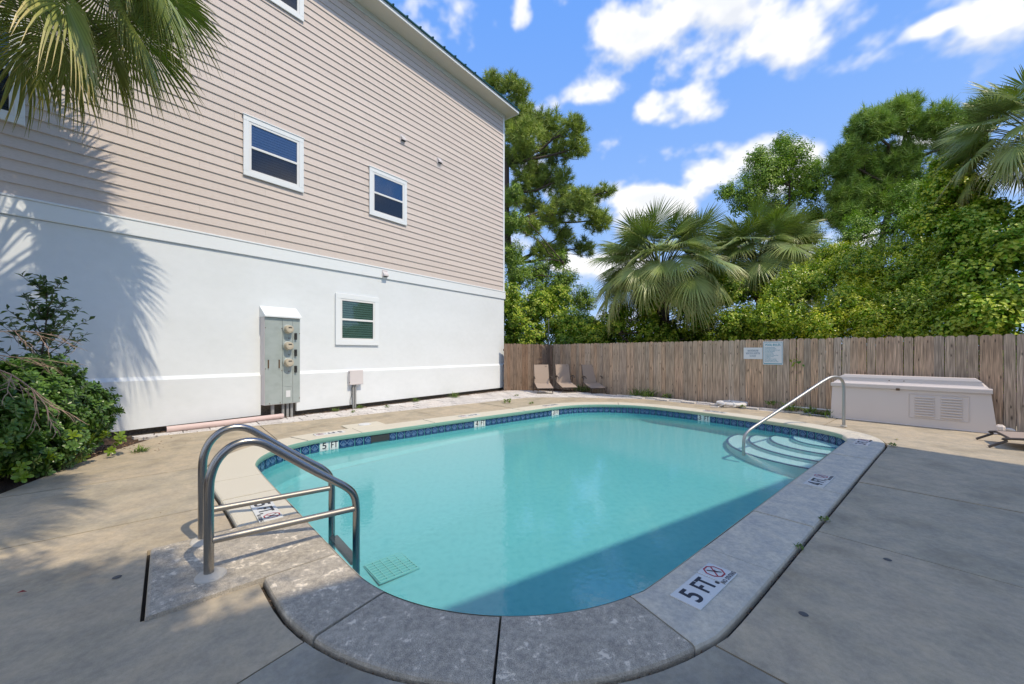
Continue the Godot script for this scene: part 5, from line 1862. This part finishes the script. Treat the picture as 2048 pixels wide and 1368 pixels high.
func build_plants() -> void:
	make_fronds()
	var wht := Color(1, 1, 1)
	# ---- sprigs
	var privet := [sprig(1, 16, 0.34, 0.085, 0.042, Color(0.20, 0.35, 0.035), Color(0.34, 0.48, 0.05), Color(0.46, 0.46, 0.05)), sprig(2, 16, 0.34, 0.08, 0.04, Color(0.18, 0.33, 0.035), Color(0.32, 0.45, 0.05), Color(0.40, 0.44, 0.05))]
	var broad := sprig(3, 14, 0.42, 0.10, 0.055, Color(0.15, 0.25, 0.045), Color(0.27, 0.38, 0.06))
	var vine := sprig(4, 10, 0.34, 0.12, 0.105, Color(0.18, 0.34, 0.035), Color(0.32, 0.48, 0.05), Color(0.46, 0.48, 0.06))
	var pine := [tuft(5, 46, 0.30, 0.024), tuft(6, 40, 0.27, 0.022)]
	# ---- left pine, behind the house corner
	var pl := jitter([[-1.14, 16.87, -23.0, 1.16], [0.17, 16.43, -23.0, 1.16], [0.76, 15.27, -23.0, 1.31], [2.07, 14.98, -23.0, 1.46], [0.76, 13.52, -23.0, 1.60], [2.50, 13.23, -23.0, 1.46], [3.38, 13.81, -23.0, 1.02], [1.05, 11.78, -23.0, 1.46], [0.03, 10.32, -23.0, 0.87], [3.67, 12.80, -23.0, 0.87], [4.54, 10.76, -23.0, 1.11], [5.47, 10.96, -23.0, 0.70], [3.67, 9.59, -23.0, 1.40], [4.98, 9.16, -23.0, 1.11], [2.21, 9.16, -23.0, 1.16], [4.40, 7.85, -23.0, 0.87], [2.65, 7.41, -23.0, 1.05], [1.05, 8.28, -23.0, 0.87], [-2.6, 15.5, -23.0, 1.4], [-2.4, 12.6, -23.0, 1.4], [-2.8, 10.2, -23.0, 1.2], [1.9, 11.9, -23.0, 1.3], [2.9, 11.4, -23.0, 1.0], [0.3, 12.6, -23.0, 1.2], [1.2, 10.2, -23.0, 1.1], [3.1, 8.4, -23.0, 0.9], [0.4, 14.6, -23.0, 1.3], [2.9, 10.3, -23.0, 0.9], [-0.3, 8.9, -23.0, 1.0], [1.6, 7.2, -23.0, 0.8]], 3, 1.3)
	for l in pl:
		l[3] *= 0.86
	var foot := Vector3(-0.5, 0, -23.0)
	var t := tree("pine_tree", "tall left pine rising behind the corner of the house", "pine tree", foot, pl, 17.0, 0.30, 21, "pines beyond the fence")
	scatter("needles", t, pine[0], M.needle, shift(pl, foot), 3000, 0.85, 1.35, 31, [Color(0.75, 0.8, 0.7), Color(1.9, 1.7, 1.15)], 0.40, 1.0, 2.0, 0.9)
	# ---- thin tree under it
	var tl := jitter([[2.62, 5.08, -20.5, 0.83], [1.71, 4.56, -20.5, 1.17], [0.42, 5.47, -20.5, 1.04], [-0.05, 6.63, -20.5, 0.88], [3.66, 4.17, -20.5, 0.91], [0.10, 8.19, -20.5, 0.78], [1.45, 5.73, -20.5, 0.78], [2.49, 6.24, -20.5, 0.57], [0.05, 9.6, -20.5, 0.6]], 4, 0.6)
	foot = Vector3(2.3, 0, -20.5)
	t = tree("broadleaf_tree", "slender small-leaved tree below the left pine", "tree", foot, tl, 6.0, 0.10, 22, "broadleaf trees beyond the fence")
	scatter("leaves", t, broad, M.leaf, shift(tl, foot), 2300, 0.7, 1.1, 32, [Color(0.7, 0.75, 0.7), Color(1.35, 1.4, 1.0)], 0.5)
	# ---- vine mound behind the side fence
	var vl := jitter([[0.14, 3.17, -18.2, 1.04], [1.26, 3.54, -18.4, 0.98], [2.42, 2.70, -18.0, 1.09], [3.41, 2.27, -17.5, 0.75], [2.17, 3.94, -18.8, 0.81], [0.82, 2.20, -18.0, 0.91], [-0.33, 3.92, -18.6, 0.94], [-0.3, 1.9, -18.3, 0.9], [2.0, 1.2, -18.0, 0.9], [3.6, 1.2, -17.6, 0.8]], 5, 0.25)
	foot = Vector3(1.2, 0, -18.3)
	t = tree("vine_thicket", "bright green vine-covered thicket behind the fence corner", "shrub", foot, vl, 2.4, 0.08, 23, "shrubs behind the fence")
	scatter("leaves", t, vine, M.leaf, shift(vl, foot), 3600, 0.6, 0.95, 33, [Color(0.6, 0.7, 0.6), Color(1.35, 1.35, 1.0)], 0.3)
	# ---- middle broadleaf tree
	var tm := jitter([[14.25, 11.41, -21.0, 1.20], [12.92, 10.48, -21.0, 1.33], [15.31, 10.22, -21.0, 1.33], [12.12, 9.42, -21.0, 1.06], [13.98, 8.89, -21.0, 1.33], [16.11, 8.75, -21.0, 0.93], [11.11, 9.76, -21.0, 0.58], [14.12, 12.34, -21.0, 0.58], [16.37, 7.82, -21.0, 0.80], [15.84, 11.01, -21.0, 0.66], [12.65, 11.41, -21.0, 0.66], [15.05, 7.69, -21.0, 1.06], [12.2, 7.6, -21.0, 0.9], [13.6, 6.6, -21.0, 1.0], [16.0, 6.2, -21.0, 0.8]], 6, 0.9)
	foot = Vector3(14.3, 0, -21.0)
	t = tree("broadleaf_tree", "airy small-leaved tree between the two middle palms and right pine", "tree", foot, tm, 10.0, 0.16, 24, "broadleaf trees beyond the fence")
	scatter("leaves", t, broad, M.leaf, shift(tm, foot), 4600, 0.75, 1.15, 34, [Color(0.75, 0.85, 0.7), Color(1.6, 1.6, 1.0)], 0.5)
	# ---- right pine
	var pr := jitter([[19.02, 13.35, -19.0, 0.72], [17.94, 12.51, -19.0, 1.01], [16.50, 11.91, -19.0, 1.01], [15.90, 10.71, -19.0, 0.91], [19.63, 12.20, -19.0, 1.01], [21.67, 12.68, -19.0, 0.63], [17.22, 10.71, -19.0, 1.32], [18.90, 10.71, -19.0, 1.39], [20.83, 11.31, -19.0, 1.01], [16.26, 9.14, -19.0, 1.01], [17.70, 9.02, -19.0, 1.39], [19.87, 9.02, -19.0, 1.39], [16.02, 8.06, -19.0, 0.82], [21.79, 11.43, -19.0, 0.72]], 7, 0.8)
	foot = Vector3(18.1, 0, -19.0)
	t = tree("pine_tree", "dense dark green pine at the right with spiky upright shoots", "pine tree", foot, pr, 12.0, 0.26, 25, "pines beyond the fence")
	scatter("needles", t, pine[1], M.needle, shift(pr, foot), 3600, 0.85, 1.5, 35, [Color(0.8, 1.0, 0.85), Color(1.6, 1.6, 1.05)], 0.35, 1.0, 2.0, 1.5)
	var vp := jitter([[15.42, 6.99, -17.5, 0.93], [17.19, 7.10, -17.5, 1.11], [18.96, 7.54, -17.5, 1.11], [16.30, 5.99, -17.5, 0.89], [18.08, 6.21, -17.5, 0.89], [14.75, 6.43, -17.5, 0.53], [17.4, 8.4, -17.7, 0.8], [19.3, 8.7, -17.5, 0.8], [19.5, 5.6, -17.5, 0.9], [17.2, 4.8, -17.3, 0.9]], 8, 0.4)
	foot = Vector3(17.3, 0, -17.6)
	t = tree("broadleaf_tree", "small-leaved tree growing up in front of the right pine", "tree", foot, vp, 6.5, 0.10, 26, "broadleaf trees beyond the fence")
	scatter("leaves", t, broad, M.leaf, shift(vp, foot), 2500, 0.6, 1.0, 36, [Color(0.6, 0.75, 0.6), Color(1.5, 1.6, 1.0)], 0.5)
	# ---- shrubs behind the fence
	var sd := jitter([[4.17, 2.73, -15.6, 0.79], [5.17, 2.39, -14.9, 0.67], [6.67, 2.80, -14.4, 0.90], [8.09, 3.73, -15.0, 0.76], [7.51, 2.38, -13.6, 0.67], [5.86, 2.08, -14.6, 0.65], [6.0, 1.2, -14.9, 0.8], [4.4, 1.3, -15.9, 0.8], [7.4, 1.1, -14.2, 0.8], [6.9, 3.9, -15.4, 0.7], [3.0, 1.5, -16.8, 0.9], [3.6, 2.0, -16.6, 0.7], [5.2, 1.5, -15.6, 0.9], [6.2, 2.2, -15.8, 0.8], [8.4, 1.6, -13.9, 0.9], [7.0, 1.7, -15.2, 0.9], [8.6, 2.6, -14.6, 0.8], [5.6, 3.2, -16.0, 0.7], [9.6, 2.4, -15.0, 0.9], [5.1, 3.3, -14.75, 0.55], [6.3, 3.5, -14.7, 0.55], [7.2, 3.3, -14.9, 0.6], [9.4, 4.0, -15.8, 0.65], [10.6, 3.9, -15.7, 0.7], [8.4, 4.2, -15.6, 0.5]], 9, 0.2)
	foot = Vector3(6.3, 0, -15.0)
	t = tree("ivy_shrub", "dark ivy-hung shrub below the two middle palms", "shrub", foot, sd, 2.2, 0.09, 27, "shrubs behind the fence")
	scatter("leaves", t, vine, M.leaf, shift(sd, foot), 6200, 0.55, 0.9, 37, [Color(0.35, 0.5, 0.4), Color(1.15, 1.15, 0.8)], 0.5)
	var sets := [
		["glossy privet shrub just right of the middle palms", [[8.20, 2.51, -12.8, 0.71], [8.96, 3.21, -13.2, 0.75], [9.62, 3.71, -13.2, 0.75], [10.06, 3.82, -12.9, 0.82], [8.75, 2.37, -12.0, 0.70], [10.87, 4.87, -13.5, 0.48], [8.6, 1.2, -12.6, 0.9], [10.0, 2.2, -13.0, 0.9]], 41],
		["yellow-green privet shrub above the pool signs", [[10.75, 3.93, -12.2, 0.90], [9.78, 2.78, -11.6, 0.82], [9.02, 2.16, -11.3, 0.62], [10.73, 3.00, -11.6, 0.73], [9.70, 2.20, -10.8, 0.60], [10.95, 4.69, -12.8, 0.45], [10.0, 1.2, -11.5, 0.8]], 42],
		["yellow-tipped privet shrub above the pump box", [[11.39, 3.58, -11.6, 0.82], [11.92, 4.13, -11.4, 0.66], [10.41, 2.53, -10.6, 0.72], [11.07, 2.84, -10.4, 0.71], [10.20, 2.02, -9.95, 0.50], [11.64, 4.57, -12.0, 0.36], [11.0, 1.3, -10.6, 0.8]], 43],
	]
	for s in sets:
		var l := jitter(s[1], s[2], 0.2)
		foot = Vector3(l[1][0], 0, l[1][2])
		t = tree("privet_shrub", s[0], "shrub", foot, l, 2.6, 0.07, s[2], "shrubs behind the fence")
		scatter("leaves", t, privet[s[2] % 2], M.gloss_leaf, shift(l, foot), 2600, 0.75, 1.15, s[2] + 60, [Color(0.7, 0.8, 0.6), Color(1.75, 1.6, 1.0)], 0.3)
	var vr := jitter([[11.24, 3.32, -9.8, 0.69], [11.86, 3.95, -9.6, 0.80], [11.63, 4.56, -10.2, 0.59], [11.39, 2.64, -8.9, 0.68], [10.72, 2.26, -9.1, 0.58], [12.71, 4.68, -9.6, 0.61], [12.53, 5.11, -10.3, 0.44], [10.52, 2.05, -9.4, 0.48], [11.4, 1.3, -9.0, 0.8], [12.3, 2.4, -8.4, 0.9]], 10, 0.15)
	foot = Vector3(11.9, 0, -9.5)
	t = tree("grape_vine", "broad-leaved grape vine climbing below the right palm", "vine", foot, vr, 3.6, 0.08, 28, "shrubs behind the fence")
	scatter("leaves", t, vine, M.leaf, shift(vr, foot), 2600, 0.6, 1.0, 38, [Color(0.5, 0.65, 0.5), Color(1.3, 1.35, 1.0)], 0.3)
	var v2 := jitter([[12.64, 6.15, -11.6, 0.68], [13.16, 6.98, -11.8, 0.57], [12.21, 5.28, -11.4, 0.63], [13.13, 6.06, -11.2, 0.57], [13.3, 5.2, -11.2, 0.6], [12.6, 4.4, -11.4, 0.7]], 11, 0.2)
	foot = Vector3(12.8, 0, -11.6)
	t = tree("vine_shrub", "tall vine-draped shrub between the right pine and the right palm", "shrub", foot, v2, 5.6, 0.07, 29, "shrubs behind the fence")
	scatter("leaves", t, vine, M.leaf, shift(v2, foot), 1500, 0.55, 0.85, 39, [Color(0.6, 0.7, 0.5), Color(1.5, 1.45, 1.0)], 0.4)
	var sf := jitter([[2.6, 1.6, -17.2, 0.9], [3.8, 1.6, -17.0, 0.9], [5.0, 1.6, -16.6, 0.9], [6.4, 1.6, -16.2, 0.9], [7.8, 1.8, -15.8, 0.9], [9.2, 2.0, -15.6, 1.0], [3.2, 2.6, -17.4, 0.7], [4.3, 2.5, -17.0, 0.7]], 12, 0.2)
	foot = Vector3(5.6, 0, -16.6)
	t = tree("ivy_shrub", "shaded ivy thicket in the gap between the vine thicket and middle palms", "shrub", foot, sf, 1.8, 0.08, 30, "shrubs behind the fence")
	scatter("leaves", t, vine, M.leaf, shift(sf, foot), 3000, 0.6, 0.95, 40, [Color(0.35, 0.5, 0.4), Color(0.9, 1.0, 0.75)], 0.4)
	# ---- palms
	palm("left one of the two cabbage palms behind the fence", Vector3(5.75, 4.3, -15.2), 0.17, 1.36, 92, 51)
	palm("right one of the two cabbage palms behind the fence", Vector3(10.2, 5.0, -16.4), 0.17, 1.34, 84, 52)
	palm("cabbage palm at the right edge behind the grape vine", Vector3(13.35, 6.7, -9.9), 0.18, 1.02, 64, 53)
	palm("cabbage palm hanging its fronds over the top left corner", Vector3(-5.74, 6.08, -3.98), 0.17, 1.1, 80, 54)
	palm("cabbage palm left of the camera shading the deck by the bush", Vector3(-2.3, 6.4, -0.5), 0.17, 0.95, 40, 55)
	var sc := [[1.55, 7.0, 0.95, 0.75], [0.65, 7.2, 1.10, 0.80], [2.3, 6.8, 1.6, 0.9], [-0.35, 7.1, 1.30, 0.75], [1.2, 7.7, 1.9, 0.9], [0.1, 7.6, 2.0, 0.8]]
	foot = Vector3(0.9, 0, 1.9)
	t = tree("broadleaf_tree", "leafy tree just behind the camera shading the near left deck", "tree", foot, sc, 6.6, 0.12, 56)
	scatter("leaves", t, broad, M.leaf, shift(sc, foot), 2600, 0.8, 1.2, 58, [Color(0.7, 0.75, 0.7), Color(1.35, 1.4, 1.0)], 0.5)
	palm("tall cabbage palm beyond the right edge shading the lounge chairs", Vector3(13.0, 15.6, -7.35), 0.2, 0.74, 46, 57)
	# ---- bush at the left
	var bl := [[-6.1, 0.76, -4.75, 0.72], [-6.45, 0.74, -5.4, 0.66], [-6.35, 0.66, -5.75, 0.5], [-5.95, 0.60, -4.2, 0.68], [-6.6, 0.85, -4.6, 0.7], [-6.9, 0.8, -5.4, 0.65], [-6.25, 1.03, -5.2, 0.52], [-6.3, 1.05, -4.5, 0.5], [-6.5, 0.35, -5.95, 0.4], [-5.95, 0.3, -4.9, 0.55]]
	foot = Vector3(-6.2, 0, -4.9)
	var bush := thing("pittosporum_bush", "rounded dark green bush in front of the white wall at left", "bush", foot)
	var st := MB.new()
	for k in 14:
		var a := k * 2.4
		limb(st, Vector3(cos(a) * 0.12, -0.08, sin(a) * 0.2), Vector3(cos(a) * 0.55, 0.7 + 0.2 * sin(k * 1.3), sin(a) * 0.7), 0.022, 0.008, 70 + k)
	part("stems", st.mesh(), M.bark, bush)
	var wl := [whorl(81, Color(0.068, 0.15, 0.038), Color(0.13, 0.235, 0.055)), whorl(82, Color(0.15, 0.24, 0.02), Color(0.24, 0.34, 0.03))]
	scatter("leaves", bush, wl[0], M.gloss_leaf, shift(bl, foot), 6000, 0.85, 1.3, 83, [Color(0.7, 0.75, 0.7), Color(1.35, 1.35, 1.1)], 0.16, 1.0, 0.02, 0.5)
	scatter("young_leaves", bush, wl[1], M.gloss_leaf, shift([[-5.75, 0.32, -4.25, 0.62], [-5.9, 0.30, -5.0, 0.5], [-5.8, 0.12, -5.6, 0.3]], foot), 75, 0.9, 1.3, 84, [Color(0.8, 0.8, 0.8), Color(1.2, 1.2, 1.0)], 0.08, 1.0, 0.05, 0.4)
	# young shrub standing behind the bush
	foot = Vector3(-6.55, 0, -5.5)
	var ys := thing("young_shrub", "slim leafy young shrub rising above the left bush", "shrub", foot)
	var yb := MB.new()
	var yl := MB.new()
	var r := RandomNumberGenerator.new()
	r.seed = 19
	var main := limb(yb, Vector3(0, 0.3, 0), Vector3(0.06, 2.52, 0.0), 0.018, 0.005, 91)
	for k in 26:
		var tt := 0.42 + 0.56 * k / 26.0
		var s0: Vector3 = main[clampi(int(tt * (main.size() - 1)), 0, main.size() - 1)]
		var a := k * 2.4
		var ln := lerpf(0.78, 0.22, (tt - 0.42) / 0.58)
		var e := s0 + Vector3(cos(a) * ln * 0.8, ln * 0.85, sin(a) * ln * 0.6)
		var path := limb(yb, s0, e, 0.006, 0.002, 92 + k)
		for q in range(1, path.size()):
			for z in 3:
				var p: Vector3 = (path[q - 1] as Vector3).lerp(path[q], z / 3.0)
				var d := Vector3(r.randf_range(-1, 1), r.randf_range(-0.3, 0.9), r.randf_range(-1, 1)).normalized()
				yl.col = Color(0.05, 0.10, 0.025).lerp(Color(0.14, 0.20, 0.04), pow(r.randf(), 2.0))
				leaf(yl, p, d, Vector3(r.randf_range(-1, 1), 0.8, r.randf_range(-1, 1)), r.randf_range(0.08, 0.13), r.randf_range(0.036, 0.055))
	part("stems", yb.mesh(), M.bark, ys)
	part("leaves", yl.mesh(), M.gloss_leaf, ys)
	# bare dead branch lying over the bush
	var db := thing("dead_branch", "bare brown dead branch lying across the left bush", "dead branch", Vector3.ZERO)
	var tb := MB.new()
	twigs(tb, Vector3(-5.75, 1.33, -4.30), Vector3(0.62, -0.42, -0.42), 0.72, 0.012, 2, 61)
	twigs(tb, Vector3(-5.85, 1.45, -4.35), Vector3(0.62, -0.08, -0.45), 0.5, 0.007, 2, 62)
	twigs(tb, Vector3(-6.2, 1.72, -4.7), Vector3(0.7, 0.12, -0.2), 0.6, 0.006, 2, 63)
	part("twigs", tb.mesh(), M.twig, db)
	# ---- weeds
	for w in [[0, Vector3(4.45, -0.03, -12.95), 0.42, "large feathery weed clump at the foot of the fence"], [0, Vector3(4.15, -0.03, -13.3), 0.36, "grassy weed left of the big clump at the fence foot"], [1, Vector3(4.92, -0.03, -12.5), 0.30, "leafy yellow-green weed right of the big clump"], [0, Vector3(2.5, -0.03, -15.2), 0.3, "weed between the middle and left lounge chairs"], [0, Vector3(2.75, -0.03, -14.95), 0.32, "weed behind the middle lounge chair"], [1, Vector3(-0.15, -0.02, -11.5), 0.22, "round leafy weed at the far coping edge"], [1, Vector3(0.55, -0.02, -11.3), 0.12, "small weed in the far coping joint before the chairs"], [1, Vector3(0.15, -0.03, -13.4), 0.12, "small weed on the pavers left of the chairs"], [0, Vector3(-1.9, -0.03, -13.0), 0.22, "grass tuft at the wall foot nearest the house corner"], [0, Vector3(-2.9, -0.03, -11.9), 0.16, "grass tuft at the wall foot midway to the house corner"], [0, Vector3(-4.05, -0.03, -10.5), 0.15, "grass tuft beside the utility box conduit"], [0, Vector3(-4.45, -0.03, -9.95), 0.12, "grass tuft right of the meter cabinet conduits"], [1, Vector3(-3.9, -0.03, -9.7), 0.10, "tiny weed on the pavers in front of the utility box"], [1, Vector3(-3.35, -0.03, -10.6), 0.11, "tiny weed on the pavers right of the utility box"], [1, Vector3(6.05, 0.0, -10.35), 0.14, "flat weed in front of the life ring"], [0, Vector3(6.88, 0.02, -9.75), 0.28, "weed patch left of the pump box, rear tuft"], [0, Vector3(7.12, -0.03, -9.45), 0.28, "weed patch left of the pump box, middle tuft"], [0, Vector3(7.25, -0.03, -9.1), 0.24, "weed patch left of the pump box, nearest tuft"], [1, Vector3(6.7, 0.08, -10.2), 0.22, "trailing weed at the fence foot right of the life ring"], [1, Vector3(-0.02, -0.03, -1.745), 0.045, "tiny weed in the near coping joint at bottom centre"], [1, Vector3(2.17, -0.02, -2.98), 0.06, "tiny weed in the gap beside the near right coping"], [1, Vector3(2.75, -0.02, -3.48), 0.07, "tiny weed in the gap farther along the right coping"], [1, Vector3(5.98, -0.02, -6.2), 0.10, "weed in the coping gap at the far right corner"], [0, Vector3(-5.55, -0.03, -5.9), 0.14, "grass tuft between the bush and the first paver"]]:
		weed(w[0], w[1], w[2], w[3])

func twigs(b: MB, at: Vector3, d: Vector3, length: float, rad: float, depth: int, sd: int) -> void:
	var r := RandomNumberGenerator.new()
	r.seed = sd
	var pts := [at]
	var dir := d.normalized()
	for k in 6:
		dir = (dir + Vector3(r.randf_range(-0.22, 0.22), r.randf_range(-0.2, 0.16), r.randf_range(-0.22, 0.22))).normalized()
		pts.append(pts[-1] + dir * length / 6.0)
	var rads := []
	for k in 7:
		rads.append(lerpf(rad, rad * 0.35, k / 6.0))
	b.tube(pts, rads, 5, false)
	if depth <= 0:
		return
	for k in range(1, 7):
		var side := 1.0 if k % 2 else -1.0
		var nd := (dir.rotated(Vector3.UP, side * r.randf_range(0.5, 0.95)) + Vector3(0, r.randf_range(-0.45, 0.3), 0)).normalized()
		twigs(b, pts[mini(k, 6)], nd, length * r.randf_range(0.38, 0.6), rad * 0.62, depth - 1, sd * 3 + k * 2)

# ---------------------------------------------------------------- the house behind the camera that shades the deck
func build_neighbour() -> void:
	var o := thing("neighbour_house", "beige three storey house behind the camera that shades the near deck", "house", Vector3(10.96, 0, -2.79), atan2(0.478, 0.879) * -1.0 + PI)
	# local x runs from its corner along the eave (away to the left behind the camera); z must run away from the pool
	o.transform = Transform3D(Basis(Vector3(-0.852, 0, 0.5235), Vector3.UP, Vector3(0.5235, 0, 0.852) * -1.0).orthonormalized(), Vector3(10.96, 0, -2.79))
	var W := 9.3
	var D := 9.0
	box("stucco_wall", Vector3(W - 1.0, 3.4, D - 1.0), Vector3(W / 2, 1.65, -D / 2), M.stucco, o, 0.01)
	box("upper_wall", Vector3(W - 1.0, 5.5, D - 1.0), Vector3(W / 2, 6.1, -D / 2), M.stucco, o, 0.01)  # walls made white to bounce light into the shaded deck
	box("band", Vector3(W - 0.9, 0.3, D - 0.9), Vector3(W / 2, 3.4, -D / 2), M.trim, o, 0.01)
	box("soffit", Vector3(W, 0.15, D), Vector3(W / 2, 8.9, -D / 2), M.trim, o, 0.01)
	var rb := MB.new()
	var p := [Vector3(-0.02, 8.98, 0.02), Vector3(W + 0.02, 8.98, 0.02), Vector3(W + 0.02, 8.98, -D - 0.02), Vector3(-0.02, 8.98, -D - 0.02)]
	var t := [Vector3(3.2, 10.6, -D / 2), Vector3(W - 3.2, 10.6, -D / 2)]
	rb.face([p[0], p[1], t[1], t[0]], Vector3(0, 1, 0.3))
	rb.face([p[1], p[2], t[1]], Vector3(0.3, 1, 0))
	rb.face([p[2], p[3], t[0], t[1]], Vector3(0, 1, -0.3))
	rb.face([p[3], p[0], t[0]], Vector3(-0.3, 1, 0))
	part("roof", rb.mesh(), M.roof, o)
	for k in 3:
		for f in 2:
			box("window", Vector3(1.2, 1.3, 0.06), Vector3(2.0 + k * 3.0, 4.9 + f * 2.4, -0.48), M.trim, o, 0.01)
			box("pane", Vector3(1.0, 1.1, 0.02), Vector3(2.0 + k * 3.0, 4.9 + f * 2.4, -0.445), M.dark_room, o, 0.0)

func _ready() -> void:
	make_view()
	make_materials()
	trace_pool()
	build_paving()
	build_pool()
	build_house()
	build_neighbour()
	build_fence()
	build_wall_things()
	build_pool_things()
	build_things()
	build_plants()
	build_litter()
